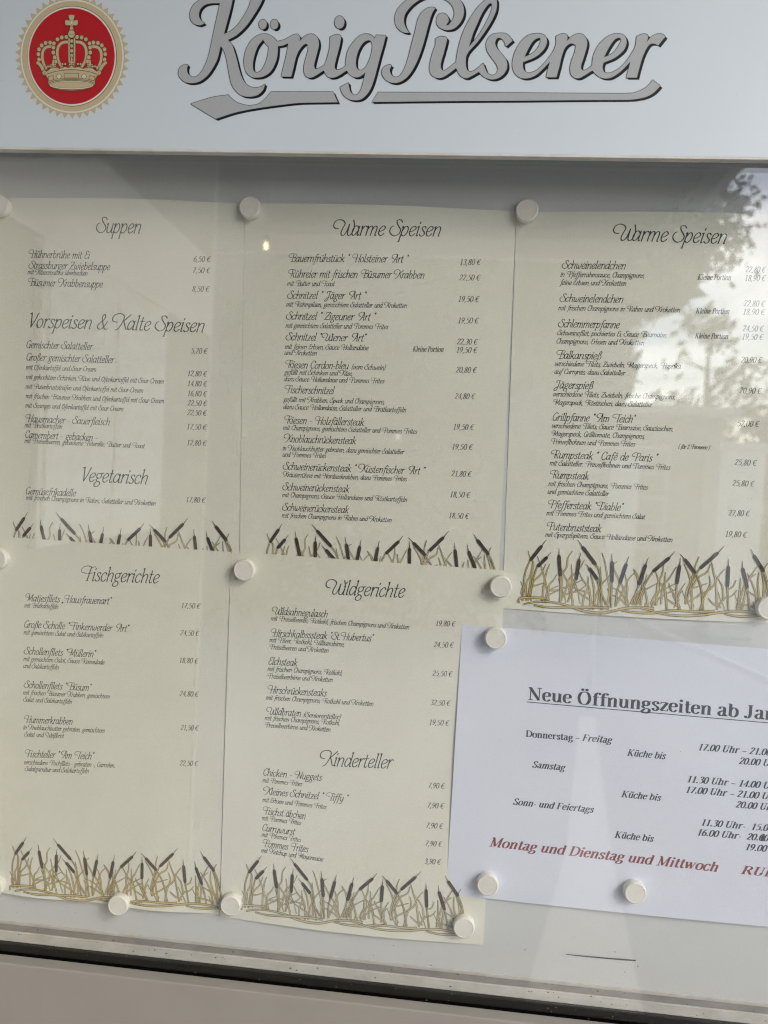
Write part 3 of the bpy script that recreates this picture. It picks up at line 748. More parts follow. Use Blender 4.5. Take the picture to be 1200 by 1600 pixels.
BLADES = [  # hand-drawn stalks, in drawing units
 [(145,118),(155,165),(190,230),(175,330),(140,560)], [(185,215),(165,330),(125,420),(125,560)], [(225,165),(260,260),(300,400),(330,560)],
 [(340,235),(310,300),(285,420),(270,560)], [(300,240),(255,330),(190,400),(160,545)], [(540,120),(500,180),(490,260),(450,340),(440,560)],
 [(420,215),(460,330),(520,440),(545,610)], [(645,200),(600,280),(510,370),(480,470),(420,580)], [(530,240),(535,380),(520,540)],
 [(600,310),(640,390),(690,450),(700,600)], [(630,375),(560,410),(490,440),(400,470),(330,470)], [(660,425),(590,475),(470,510),(420,560)],
 [(555,440),(620,510),(700,560),(760,620)], [(805,140),(830,220),(850,340),(870,470),(850,600)], [(870,340),(800,420),(750,520),(720,640)],
 [(940,215),(905,250),(950,370),(1000,460),(1040,600)], [(1085,280),(1120,340),(1130,440)], [(1095,315),(1040,370),(1010,440),(930,600)],
 [(1010,330),(1030,440),(1020,600)], [(880,440),(960,480),(1010,550),(1040,620)], [(885,510),(960,545),(1030,610)], [(415,430),(350,460),(310,500),(300,560)],
 [(420,470),(330,510),(270,555)], [(280,405),(220,425),(165,440),(150,520)], [(400,330),(370,380),(330,430),(320,560)], [(680,350),(675,450),(640,540),(630,640)],
 [(790,260),(790,420),(770,600)], [(700,330),(730,430),(735,600)], [(560,470),(650,480),(700,520),(690,640)],
 [(1086,285),(1120,360),(1135,420)], [(1355,240),(1340,330),(1300,420),(1290,600)], [(1465,265),(1400,370),(1350,430),(1330,590)],
 [(1275,290),(1320,400),(1370,480),(1380,640)], [(1545,410),(1500,480),(1480,560),(1500,640)], [(1670,170),(1640,240),(1620,330),(1560,480),(1550,590)],
 [(1535,235),(1580,330),(1600,430),(1610,640)], [(1770,240),(1740,310),(1660,360),(1590,480)], [(1780,215),(1800,310),(1820,400),(1830,640)],
 [(1895,285),(1840,350),(1790,440),(1700,500),(1560,580)], [(1740,410),(1650,440),(1600,460),(1560,540)], [(1840,370),(1880,440),(1885,560)],
 [(2000,380),(1970,440),(1920,460)], [(2010,470),(1960,520),(1900,540),(1850,600)], [(2040,360),(2030,500),(2010,650)], [(2190,255),(2140,330),(2080,420),(2030,560)],
 [(2100,320),(2150,420),(2180,520),(2190,660)], [(2175,325),(2110,380),(2090,470),(2050,650)], [(2205,310),(2195,430),(2220,600)], [(2280,230),(2240,310),(2260,430),(2290,560)],
 [(2225,300),(2250,420),(2235,650)], [(1290,410),(1200,460),(1110,500),(1060,590)], [(1480,400),(1380,450),(1290,500),(1240,590)], [(1470,460),(1380,500),(1290,560),(1250,610)],
 [(1370,310),(1365,450),(1385,640)], [(1400,410),(1430,480),(1490,560)], [(1375,540),(1430,580),(1500,620)], [(1760,340),(1770,420),(1720,520),(1680,650)], [(1750,540),(1800,590),(1860,620)],
 [(1160,320),(1165,440),(1150,600)], [(1180,420),(1200,520),(1215,620)], [(2000,590),(2080,600),(2180,630)], [(2110,480),(2170,520),(2230,560),(2270,620)]]
RHIZ = [[(60,580),(75,540),(180,535),(300,540)], [(110,592),(220,572),(350,575),(480,600),(640,655),(800,672),(900,655),(1000,632),(1140,622),(1260,632)],
 [(200,600),(330,622),(480,620),(700,620),(860,628)], [(980,650),(1100,668),(1240,672),(1350,660),(1480,648)],
 [(1150,628),(1240,650),(1350,680),(1500,697),(1700,690),(1850,668),(2000,655),(2150,668),(2270,700)], [(1380,645),(1560,655),(1700,662),(1800,655)],
 [(1900,680),(2000,700),(2120,702),(2240,690)]]
rb = random.Random(5)
EXTRA = []
for k in range(26):
    x = 90+rb.random()*2180; ht = rb.choice([60, 110, 150, 210, 260])*rb.uniform(.7, 1.1); ln = rb.uniform(-.45, .45)*ht
    yb = 560+ (x/2286)*90+rb.uniform(-15, 15)
    EXTRA.append([(x+ln*1.1+rb.uniform(-10, 10), yb-ht), (x+ln*.7+rb.uniform(-12, 12), yb-ht*.6), (x+ln*.2, yb-ht*.25), (x, yb)])
def affine(src, dst):
    A = np.array([[x, y, 1] for x, y in src]); B = np.array(dst)
    T = np.linalg.solve(A, B)
    return lambda x, y: tuple(np.array([x, y, 1]) @ T)
SRC = [C1(305, 20), C1(65, 590), C1(1894, 75)]
def reeds(S, dst, fill):
    T = affine(SRC, dst)
    def land(q):
        px, py = T(*C1(*q)); y = -2.0
        for _ in range(3): X, Z = at(px, py, y); y = S.y(X, Z)
        return X, Z
    k0, k1 = land((0, 300)), land((1000, 300)); mm = math.hypot(k1[0]-k0[0], k1[1]-k0[1])/1000
    I = Ink(S.y, 0.10); dz = 0.0
    def stalk(pts, wmid, wtip, line):
        nonlocal dz
        L = [land(p) for p in crom(pts, 4)]; n = len(L)
        if min(S.inv(*q)[1] for q in L) > 1: return
        wf = lambda i, a, b: (wtip+(wmid-wtip)*min(1, i/(n*0.45)))*mm
        v, f = ribbon(L, lambda i, a, b: wf(i, a, b)+line*mm); I.add(v, f, M_reedline, dz); dz += .0016
        v, f = ribbon(L, lambda i, a, b: max(wf(i, a, b)-line*mm*.2, .1*mm)); I.add(v, f, fill, dz); dz += .0016
    for b in EXTRA: stalk(b, 7, 1.5, 4)
    for b in BLADES: stalk(b, 12, 2, 4.5)
    for h in HEADS: stalk([h[2], h[3], h[4]], 9, 8, 6)
    for r in RHIZ:
        stalk(r[::1], 17, 9, 7)
    dr = I.build('reed_drawing', S.root)
    for h in HEADS:
        J = Ink(S.y, 0.10+dz+.01)
        a, b, c = h[0], h[1], h[2]
        t = [land(p) for p in (a, ((a[0]+b[0])/2, (a[1]+b[1])/2), b)]
        v, f = ribbon(t, lambda i, x, y: (3+5*i/2)*mm); J.add(v, f)
        n = 9; pts = [land((b[0]+(c[0]-b[0])*k/n, b[1]+(c[1]-b[1])*k/n)) for k in range(n+1)]
        prof = [.7, 1, 1, 1, 1, 1, 1, 1, 1, .7]
        v, f = ribbon(pts, lambda i, x, y: 31*prof[i]*mm, False); J.add(v, f, None, .002)
        if S is S4 and S.inv(*pts[0])[1] > 1: continue
        o = J.build('cattail_head', dr, M_head)
reeds(S1, [(43.5, 800.5), (19, 888), (294, 809.5)], M_tan2)
reeds(S2, [(441, 818.5), (415, 908), (701, 830)], M_tan2)
reeds(S3, SRC, M_tan)
reeds(S4, [(41.5, 1308), (17.5, 1391), (278, 1325)], M_tan)
reeds(S5, [(409, 1336.5), (378.5, 1422), (658, 1361)], M_tan2)

# ------------------------------------------------------------------ round magnets
def magnet_mesh():
    bm = bmesh.new(); prof = [(0, 0), (7.3, 0), (8.0, .7), (8.35, 1.6), (8.35, 5.6), (8.1, 6.4), (7.4, 6.9), (6.9, 6.85), (6.6, 6.65), (0, 6.6)]
    n = 48; rings = []
    for r, h in prof[1:-1]:
        rings.append([bm.verts.new((r*math.cos(2*math.pi*k/n)/1000, -h/1000, r*math.sin(2*math.pi*k/n)/1000)) for k in range(n)])
    for A, B in zip(rings, rings[1:]):
        for k in range(n): bm.faces.new((A[k], A[(k+1) % n], B[(k+1) % n], B[k]))
    bm.faces.new(rings[0]); bm.faces.new(rings[-1])
    bmesh.ops.recalc_face_normals(bm, faces=bm.faces)
    me = bpy.data.meshes.new('round_magnet'); bm.to_mesh(me); bm.free(); me.materials.append(M_magnet)
    me.polygons.foreach_set('use_smooth', [len(p.vertices) == 4 for p in me.polygons]); return me
mag = magnet_mesh()
MAGS = [(-3, 319, 5, 'round white magnet at the left edge of the photo, top corner of the Suppen sheet'),
 (390, 323, 4, 'round white magnet between the tops of the Suppen and middle Warme Speisen sheets'),
 (824.5, 328, 4, 'round white magnet between the tops of the two Warme Speisen sheets'),
 (-6, 874, 4, 'round white magnet at the left edge, top corner of the Fischgerichte sheet'),
 (380.5, 891.5, 4.5, 'round white magnet in the top left corner of the Wildgerichte sheet'),
 (782.5, 917, 4.5, 'round white magnet in the top right corner of the Wildgerichte sheet'),
 (774.5, 998, 5.5, 'round white magnet in the top left corner of the white notice'),
 (762.5, 1384, 5.5, 'round white magnet in the bottom left corner of the white notice'),
 (992.5, 1396.5, 7.5, 'round white magnet halfway along the bottom edge of the white notice'),
 (183, 1416, 3, 'round white magnet under the middle of the reeds on the Fischgerichte sheet'),
 (359.5, 1416, 4.5, 'round white magnet between the feet of the Fischgerichte and Wildgerichte sheets'),
 (724.5, 1451, 4.5, 'round white magnet in the bottom right corner of the Wildgerichte sheet'),
 (1203, 951, 3.5, 'round white magnet at the right edge of the photo, on the reeds'),
 (-12, 1387, 5, 'round white magnet at the left edge, bottom corner of the Fischgerichte sheet')]
ra = random.Random(3)
for px, py, _b, lab in MAGS:
    b = 1.0
    for _ in range(3):
        X, Z = at(px, py, -(b+6.6)); b = 0.2
        for S in (S1, S2, S3, S4, S5, S6):
            u, v = S.inv(X, Z)
            if -.02 < u < 1.02 and -.02 < v < 1.02: b = max(b, S.h(u, v))
    o = bpy.data.objects.new('round_magnet', mag); o.location = W(X, -b+.25, Z); o.rotation_euler = (ra.uniform(-.05, .05), ra.uniform(0, 6), ra.uniform(-.05, .05))
    tag(link(o), lab, 'magnet', 'round white magnets')

# ------------------------------------------------------------------ header lettering and seal
hsurf = lambda X, Z: HY
def hp(px, py): return at(px, py, HY)
def outline(s, ox, n=5):
    """'x,y' tokens in 8x zoom units; a trailing * marks a corner; closed"""
    toks = s.split(); pts = [tuple(float(c) for c in t.rstrip('*').split(',')) for t in toks]; cor = [t.endswith('*') for t in toks]
    N_ = len(pts); ks = [i for i in range(N_) if cor[i]]
    out = []
    if not ks:
        P_ = pts+pts[:1]; ext = [pts[-1]]+P_+[pts[1]]
        c = crom(ext, n); out = c[n:-n-1]
    else:
        for a, b in zip(ks, ks[1:]+[ks[0]+N_]):
            seg = [pts[i % N_] for i in range(a, b+1)]; out += crom(seg, n)[:-1]
    return [hp(ox+x/8, y/8) for x, y in out]
def ell(cx, cy, rx, ry, ox, n=36):
    return [hp(ox+(cx+rx*math.cos(2*math.pi*k/n))/8, (cy+ry*math.sin(2*math.pi*k/n))/8) for k in range(n)]
LET = {
'letter_k': (270, "345,0 260,62 217,150 215,220 250,290 320,318 360,312 400,292* 350,250 328,190 345,120 400,65 480,44 590,42* 560,180 515,380 470,600 430,750 370,880 300,955 240,962 190,920 180,860 195,815* 150,808 95,840 70,900 85,965 150,1025 240,1042 340,1018 430,950 500,855 560,735 600,575* 640,640 670,740 700,900 730,1040 780,1130 850,1190 950,1212 1060,1190 1130,1125 1155,1050* 1100,1085 1020,1098 940,1070 880,1000 840,900 800,740 750,580 690,500* 800,440 920,325 1015,190 1085,75 1125,-10 1140,-70 1110,-110* 1050,-90 980,0 940,110 850,260 750,370 640,428* 680,280 720,130 748,0 762,-70* 690,-85 600,-60 450,-40", []),
'letters_oenig': None}
CB = 370; CC = 500
def shiftpts(s, d):  # move zoom-unit tokens horizontally
    o = []
    for t in s.split():
        st = t.endswith('*'); x, y = t.rstrip('*').split(','); o.append(f"{float(x)+d},{y}"+('*' if st else ''))
    return ' '.join(o)
onig = ("505,520* 460,470 400,435 340,425 260,445 180,510 120,610 90,730 95,840 130,920 190,965 260,972 340,955 420,900 475,810 508,700 515,580* 580,570 645,540* 620,680 590,810 555,960* 680,960* 710,850 740,720 780,630 840,560 880,555 892,610 870,700 840,820 840,900 870,960 930,972 1000,940 "
        + shiftpts("50,880* 70,930 110,968 170,972 240,945 335,882* 370,930 430,968 500,960 570,905* 545,1000 520,1100 480,1170 430,1190 390,1160 365,1100 358,1035* 250,1090* 275,1160 330,1225 420,1255 520,1240 600,1165 655,1060 700,910 755,700 795,560 822,445* 700,440* 685,480* 640,440 580,425 500,445 420,520 350,630 325,740 320,822* 270,860 215,875 190,860 185,820 205,730 240,600 262,480 240,437 190,435 125,465* 122,580 95,700 65,790", (CC-CB)*8)
        + " 1085,820 1000,865 975,850 970,800 1000,680 1028,560 1010,475 960,432 900,430 840,460 785,520* 792,470 760,430 700,440 600,495")
LET['letters_oenig'] = (CB, onig, ["330,495* 260,590 215,720 202,820 215,890 260,908 320,860 375,740 400,590* 360,550",
    shiftpts("610,505 540,540 480,640 450,760 460,850 510,880 570,840 620,740 650,620 648,540", (CC-CB)*8)])
LET['letter_p_swash'] = (590, "395,410* 350,340 330,260 350,170 420,80 510,10 600,-28 700,-40 800,-20 890,30 942,95 958,170 940,240 900,298* 885,315 852,318* 882,280 888,240 860,185 810,166 760,185 735,240 740,300 780,352 860,378 950,362 1025,295 1072,205 1078,110 1045,20 980,-50 880,-110 740,-130 600,-110 450,-50 350,10 270,90 220,180 215,270 240,340 290,392 350,412", [])
LET['letter_p'] = (590, "722,100* 680,175 640,300 600,450 560,590 510,730 450,855 375,960 290,1022 200,1040 110,1008 60,940 55,880 90,830 150,810 175,822* 155,870 160,910 185,950 240,965 300,920 350,820 390,690 430,530 470,380 500,250 545,165 620,105 680,92", [])
d7 = (700-590)*8
ils = ("720,490* 770,460 830,458 865,480 860,540 828,660 790,800 800,870 840,880 900,840 980,775* "
       + shiftpts("120,640 160,480 220,330 300,190 380,80 470,0 540,-35 595,-25 612,40 600,140 550,255 470,385 370,525 265,640 230,700* 222,770 230,850 255,890 300,895 360,860 440,790* 462,850 490,910 550,942 600,920 620,860 600,800 540,720 490,640 475,560 500,480 560,430 650,415 740,430 808,510* 722,585* 700,520 655,478 610,485 590,540 610,600 670,675 730,755 738,850 695,930 620,982 540,995 450,965 385,900* 300,950 230,980 160,955 118,890 103,850*", d7)
       + " 900,915 820,965 750,978 680,945 648,870 660,760 690,650 722,560")
LET['letters_ils'] = (590, ils, [shiftpts("540,45 500,60 430,160 370,290 310,430 262,590* 380,440 460,310 520,190 550,90", d7)])
d9 = (910-800)*8
ener = ("545,460* 600,430 660,425 692,450 688,515* 740,460 820,425 885,435 930,490 938,570 902,700 862,830 880,880 930,870 "
        + shiftpts("120,820* 135,700 190,580 270,490 360,435 450,422 525,450 552,530 522,620 455,688 380,738 265,785* 252,840 270,900 330,915 420,880 520,800 600,690 660,580 675,460* 740,430 800,430 820,465 802,532* 860,460 940,425 1000,430 1035,460* 945,572* 900,548 840,558 795,620 750,720 712,850 680,972* 545,972* 575,870 600,770* 520,855 440,925 350,975 270,982 190,950 125,883*", d9)
        + " 930,930 850,975 790,978 740,938 725,860 740,770 780,660 795,580 770,552 720,550 660,605 620,715 590,840 555,968* 425,968* 450,860 475,770* 400,850 300,940 200,980 110,975 40,925 5,840 10,740 50,620 120,510 210,440 320,420 400,440 438,510 412,600 335,685 250,735 135,780* 140,850 170,900 230,910 320,870 420,770 510,650 550,540")
LET['letters_ener'] = (800, ener, ["340,475 270,510 210,600 155,715* 250,670 320,600 355,520", shiftpts("460,475 400,500 330,600 268,720* 370,670 440,590 480,510", d9)])
U1 = "298,162.5* 315,157 335,151.5 357,148.5* 361,153 370,160 382,164 392,165 405,162 415,154 423.7,143.7* 520.6,143.8* 528,160* 500,160.4 470,161 445,163.5 407.5,168.5 370,175.5 337,186*"
U2 = "590.6,144.4* 750,145 910,146 980,146.2 995,143.7 1007.5,138 1016,130 1019.5,125* 1031.5,134.5* 1022,144.5 1010,151.3 995,154.8 977.5,156.2 910,156.6 800,157.6 700,158.2 581,159.6*"
def px8(s): return ' '.join(f"{float(t.rstrip('*').split(',')[0])*8},{float(t.rstrip('*').split(',')[1])*8}"+('*' if t.endswith('*') else '') for t in s.split())
LET['underline_flourish'] = (0, px8(U1), [])
LET['underline_bar'] = (0, px8(U2), [])
brand = empty('brand_lettering', W(220, HY, 60))
tag(brand, 'large grey script lettering König Pilsener with black outlines on the header', 'lettering')
def fill_letter(name, loops, parent):
    I = Ink(hsurf, 0.0)
    def tess(lps, mt, dz, ox=0, oz=0):
        L3 = [[Vector((x+ox, z+oz, 0)) for x, z in lp] for lp in lps]
        tris = tessellate_polygon(L3); flat = [(p.x, p.y) for lp in L3 for p in lp]
        I.add(flat, [tuple(t) for t in tris], mt, dz)
    for k in range(1, 6):
        tess(loops, M_lk, 0.10+0.012*(6-k), 1.65*k/5, -1.3*k/5)
    dz = 0.18
    for lp in loops:
        c = lp+lp[:2]; v, f = ribbon(c, lambda i, a, b: 0.72, False); I.add(v, f, M_lk, dz)
    tess(loops, M_lg, 0.20)
    return I.build(name, parent)
def inset(lp, holes=False): return lp
for nm, (ox, o, hs) in LET.items():
    fill_letter(nm, [outline(o, ox)]+[outline(h, ox) for h in hs], brand)
for cx, cy, rx, ry, ox in ((326, 306, 50, 62, 370), (470, 306, 50, 62, 370), (244, 280, 62, 80, 500)):
    fill_letter('letter_dot', [ell(cx, cy, rx, ry, ox)], brand)

seal = empty('crown_seal', W(-145, HY, 110))
tag(seal, 'round red seal with gold crown and toothed gold rim left on the header', 'emblem')
def sp(x, y): return hp(15+x/6, y/6)
def disc(name, cx, cy, rx, ry, mt, dz, parent=seal, n=72, teeth=0, tr=(0, 0)):
    I = Ink(hsurf, 0.0); pts = []
    for k in range(n):
        a = 2*math.pi*k/n; pts.append(sp(cx+rx*math.cos(a), cy+ry*math.sin(a)))
    I.add([sp(cx, cy)]+pts, [(0, 1+k, 1+(k+1) % n) for k in range(n)], mt, dz)
    return I.build(name, parent)
I = Ink(hsurf, 0.0); NT = 46
for k in range(NT):
    a = 2*math.pi*(k+.5)/NT; da = math.pi/NT
    q = lambda b, r1, r2: sp(588+r1*math.cos(b), 528+r2*math.sin(b))
    I.add([q(a-da*.92, 486, 536), q(a, 538, 588), q(a+da*.92, 486, 536)], [(0, 1, 2)], M_gold, .1)
I.build('toothed_rim', seal)
disc('rim_ring', 588, 528, 490, 540, M_gold, .11)
disc('rim_ring', 588, 528, 483, 532, M_white, .13)
disc('rim_ring', 588, 528, 470, 518, M_gold, .15)
disc('rim_line', 588, 528, 419, 471, M_brown, .17)
disc('rim_ring', 586, 528, 415, 466, M_white, .19)
disc('red_field', 585, 528, 402, 450, M_red, .21)
crown = Ink(hsurf, 0.0); CZ = [.23]
def cr_poly(pts, mt=M_gold, line=6):
    P2 = [sp(*p) for p in pts]
    cx = sum(p[0] for p in P2)/len(P2); cz_ = sum(p[1] for p in P2)/len(P2)
    v, f = ribbon(P2+P2[:2], lambda i, a, b: line*2/12*.55, False); crown.add(v, f, M_brown, CZ[0]); CZ[0] += .003
    tr = tessellate_polygon([[Vector((x, z, 0)) for x, z in P2]]); crown.add(P2, [tuple(t) for t in tr], mt, CZ[0]); CZ[0] += .003
def cr_rib(pts, wd, mt=M_gold, line=7):
    L = [sp(*p) for p in crom(pts, 5)]; s_ = 1/12*.98
    if line: v, f = ribbon(L, lambda i, a, b: (wd+line)*s_, True); crown.add(v, f, M_brown, CZ[0]); CZ[0] += .003
    v, f = ribbon(L, lambda i, a, b: wd*s_, True); crown.add(v, f, mt, CZ[0]); CZ[0] += .003
def cr_dot(x, y, r, mt=M_gold, line=5):
    for rr, mm_ in ((r+line, M_brown), (r, mt)):
        crown.add([sp(x+rr*math.cos(k*math.pi/6), y+rr*1.1*math.sin(k*math.pi/6)) for k in range(12)], [tuple(range(12))], mm_, CZ[0]); CZ[0] += .003
mir = lambda pts: [(1170-x, y) for x, y in pts]
for a in ([(345, 650), (312, 570), (312, 490), (345, 445), (405, 438)], [(490, 625), (455, 560), (452, 460), (490, 405), (545, 395)]):
    cr_rib(a, 24); cr_rib(mir(a), 24)
cr_rib([(560, 360), (560, 480), (562, 620)], 15); cr_rib([(610, 360), (610, 480), (608, 620)], 15)
for x, y in ((278,560),(272,510),(278,465),(303,428),(340,405),(382,402),(418,410),(413,448),(412,495),(425,540),(435,580),(452,372),(492,354),(535,350)):
    cr_dot(x, y, 17); cr_dot(1170-x, y, 17)
for y in (388, 434, 480, 524): cr_dot(585, y, 15)
cr_rib([(265, 590), (295, 620), (335, 690)], 26); cr_rib(mir([(265, 590), (295, 620), (335, 690)]), 26)
cr_dot(330, 685, 20); cr_dot(840, 685, 20); cr_dot(345, 636, 13); cr_dot(825, 636, 13)
cr_poly([(330, 690), (365, 665), (395, 640), (430, 625), (470, 650), (520, 630), (560, 640), (585, 618), (610, 640), (650, 630), (700, 650), (740, 625), (775, 640), (805, 665), (840, 690), (805, 740), (800, 790), (770, 822), (690, 845), (585, 852), (480, 845), (400, 822), (370, 790), (365, 740)])
cr_rib([(350, 700), (440, 672), (585, 658), (730, 672), (820, 700)], 5, M_brown, 0)
cr_rib([(345, 684), (400, 655), (450, 662), (520, 648), (585, 650), (650, 648), (720, 662), (770, 655), (825, 684)], 8, M_goldl, 3)
cr_rib([(375, 780), (440, 758), (585, 748), (730, 758), (795, 780)], 5, M_brown, 0)
cr_rib([(372, 765), (440, 745), (585, 738), (730, 745), (798, 765)], 3, M_brown, 0)
for q in ([(515, 690), (650, 690), (650, 734), (515, 734)], [(365, 722), (412, 712), (418, 752), (372, 762)], [(752, 712), (802, 722), (798, 762), (746, 752)]):
    cr_rib([q[0], q[1]], 4, M_brown, 0); cr_rib([q[1], q[2]], 4, M_brown, 0); cr_rib([q[2], q[3]], 4, M_brown, 0); cr_rib([q[3], q[0]], 4, M_brown, 0)
for x in (467, 701): cr_dot(x, 720, 20, M_goldl, 4)
el = [(585+205*math.cos(k*math.pi/12), 802+40*math.sin(k*math.pi/12)) for k in range(24)]
cr_poly(el, M_goldl, 9)
cr_poly([(585+192*math.cos(k*math.pi/12), 800+29*math.sin(k*math.pi/12)) for k in range(24)], M_gold, 3)
for x, y in ((413, 600), (585, 580), (757, 600)):
    cr_poly([(x-30, y+38), (x-24, y+4), (x-10, y+8), (x-8, y-24), (x, y-44), (x+8, y-24), (x+10, y+8), (x+24, y+4), (x+30, y+38)])
    cr_dot(x-16, y+28, 8); cr_dot(x+16, y+28, 8)
for x in (500, 525, 645, 670): cr_dot(x, 605, 9, M_gold, 4)
for x in (365, 385, 785, 805): cr_dot(x, 628, 9, M_gold, 4)
cr_poly([(562, 290), (575, 262), (568, 240), (548, 244), (530, 240), (524, 215), (530, 192), (550, 196), (570, 200), (562, 172), (556, 150), (585, 144), (614, 150), (608, 172), (600, 200), (620, 196), (640, 192), (646, 215), (640, 240), (622, 244), (602, 240), (595, 262), (608, 290)])
cr_dot(585, 217, 13, M_goldl, 3)
cr_dot(585, 268, 15); cr_dot(585, 324, 32); cr_rib([(556, 320), (585, 332), (614, 320)], 3, M_brown, 0)
crown.build('crown', seal)

# ------------------------------------------------------------------ slot, specks and dust
sx0, sz0 = at(885, 1491.5, -.3); sx1, sz1 = at(993, 1501, -.3)
I = Ink(lambda X, Z: 0.6, 0.75)
v, f = ribbon([(sx0+(sx1-sx0)*k/8, sz0+(sz1-sz0)*k/8-.25*math.sin(k/8*math.pi)) for k in range(9)], lambda i, a, b: (.55, .8, .9, 1, 1.05, 1.1, 1.15, 1.2, .9)[i])
I.add(v, f); I.build('board_slot', case, M_lk)
rs = random.Random(11)
def specks(name, surf, region, n, parent, smin=.18, smax=.75, lift=.15, keep=None):
    I = Ink(surf, lift)
    for k in range(n):
        X = rs.uniform(region[0], region[1]); Z = rs.uniform(region[2], region[3]); s_ = smin+(smax-smin)*rs.random()**3
        m_ = rs.choice((4, 5, 6)); a0 = rs.uniform(0, 6); st = rs.uniform(1, 2.4); an = rs.uniform(0, 3)
        vs = []
        for i in range(m_):
            a = a0+2*math.pi*i/m_; r = s_*rs.uniform(.6, 1.2)/2; x, z = r*math.cos(a)*st, r*math.sin(a)
            vs.append((X+x*math.cos(an)-z*math.sin(an), Z+x*math.sin(an)+z*math.cos(an)))
        I.add(vs, [tuple(range(m_))])
    o = I.build(name, parent, M_speck); o['kind'] = 'stuff'; return o
specks('dirt_specks', lambda X, Z: 0.4, (CX0, CX1, -586, -535), 90, case, .15, .9, lift=1.0)
specks('header_specks', hsurf, (CX0+5, CX1-5, 26, 150), 60, case, .12, .6, lift=.14)
for S in (S1, S2, S3, S4, S5, S6):
    (x0, z0), (x1, z1), (x2, z2), (x3, z3) = S.c
    specks('paper_specks', S.y, (x0+8, x1-8, z3+8, z0-8), 16, S.root, .12, .5, lift=.16)
def ledge_specks():
    vs, fs = [], []
    for k in range(420):
        X = rs.uniform(CX0+3, CX1-3); y = rs.choice((rs.uniform(-21, -12.6), rs.uniform(-10.5, -1), rs.uniform(-37, -22)));
        z = CZ0+.07 if -21.6 < y < -12 else (CZ0-1.53 if y > -12 else CZ0-.73); s_ = .12+1.1*rs.random()**4; b = len(vs); n = 5
        for i in range(n):
            a = i*2*math.pi/n; vs.append(W(X+s_*math.cos(a)*rs.uniform(.5, 1.2), y+.7*s_*math.sin(a), z))
        vs.append(W(X, y, z+s_*.5))
        for i in range(n): fs.append((b+i, b+(i+1) % n, b+n))
    o = mesh_ob('ledge_dust', vs, fs, M_speck, case); o['kind'] = 'stuff'
ledge_specks()

# ------------------------------------------------------------------ what stands behind the viewer, seen in the glass
M_leaf = mat('leaves', (0.05, 0.075, 0.028), 0.7, noise=(0.9, 0.7, (0.09, 0.11, 0.04)))
M_leaf2 = mat('dark_needles', (0.028, 0.045, 0.024), 0.7, noise=(0.9, 0.7, (0.05, 0.07, 0.03)))
M_bark = mat('bark', (0.10, 0.075, 0.055), 0.9, noise=(8, 0.6, (0.05, 0.04, 0.03)))
M_hw = mat('house_render', (0.27, 0.25, 0.22), 0.9, noise=(0.9, 0.6, (0.20, 0.185, 0.16)), bump=(40, 0.4))
M_fascia = mat('white_fascia', (0.5, 0.49, 0.46), 0.6)
M_roof = mat('roof_tiles', (0.13, 0.075, 0.055), 0.85, noise=(5, 0.5, (0.08, 0.05, 0.04)))
M_pane = mat('dark_pane', (0.03, 0.035, 0.04), 0.1)
M_curtain = mat('net_curtain', (0.46, 0.47, 0.45), 0.9, noise=(14, 0.7, (0.3, 0.3, 0.28)))
def tree(name, x, y, h, spread, trunk_h, nleaf, mt, label, seed, ls=.16, group='trees behind the viewer'):
    R_ = random.Random(seed); root = empty(name, (x, y, 0)); tag(root, label, 'tree', group)
    vs, fs = [], []
    def limb(a, b, r0, r1, n=6):
        a, b = Vector(a), Vector(b); d = (b-a).normalized(); p = d.orthogonal().normalized(); q = d.cross(p); base = len(vs)
        for c, r in ((a, r0), (b, r1)):
            for k in range(n): vs.append(tuple(c+(p*math.cos(2*math.pi*k/n)+q*math.sin(2*math.pi*k/n))*r))
        for k in range(n): fs.append((base+k, base+(k+1) % n, base+n+(k+1) % n, base+n+k))
    limb((x, y, 0), (x+.1, y, trunk_h), .22, .17, 10); limb((x+.1, y, trunk_h), (x, y, h*.85), .17, .04, 8)
    cl = []
    for k in range(44):
        zz = trunk_h+(h-trunk_h)*R_.random(); ang = R_.uniform(0, 2*math.pi)
        rr = spread*math.sin(min(1, max(.12, (h-zz)/(h-trunk_h)*1.15))*math.pi*.62)*R_.uniform(.5, 1.0)
        c = (x+rr*math.cos(ang), y+rr*math.sin(ang), zz+R_.uniform(-.2, .3)); limb((x+.05, y, max(trunk_h*.8, zz-rr*.5)), c, .05, .012)
        cl.append((c, R_.uniform(.35, .8)*spread*.42))
    mesh_ob('trunk', vs, fs, M_bark, root)
    vs, fs = [], []
    for k in range(nleaf):
        (cx, cy, cz), cr_ = R_.choice(cl)
        d = Vector((R_.gauss(0, 1), R_.gauss(0, 1), R_.gauss(0, .7))).normalized()*cr_*R_.random()**.45
        c = Vector((cx, cy, cz))+d; n_ = Vector((R_.gauss(0, 1), R_.gauss(0, 1), R_.gauss(0, 1))).normalized(); p = n_.orthogonal().normalized(); q = n_.cross(p)
        s_ = ls*R_.uniform(.6, 1.3); b = len(vs)
        for u, v in ((-1, 0), (0, -.5), (1, 0), (0, .5)): vs.append(tuple(c+p*u*s_+q*v*s_))
        fs.append((b, b+1, b+2, b+3))
    mesh_ob('crown', vs, fs, mt, root)
tree('broadleaf_tree', -0.4, -9.0, 8.6, 2.9, 1.8, 24000, M_leaf, 'tall dense broadleaf tree behind the viewer, mirrored over the middle menu sheets', 4, .27)
tree('broadleaf_tree', 1.4, -19, 10, 3.4, 2.0, 9000, M_leaf2, 'tall dark broadleaf tree behind the garage, farthest from the case', 7)
tree('birch_tree', 6.0, -17.5, 5.6, 1.9, 1.2, 1100, M_leaf, 'slender loose-leaved birch behind the viewer, mirrored at the right edge', 12, .12)
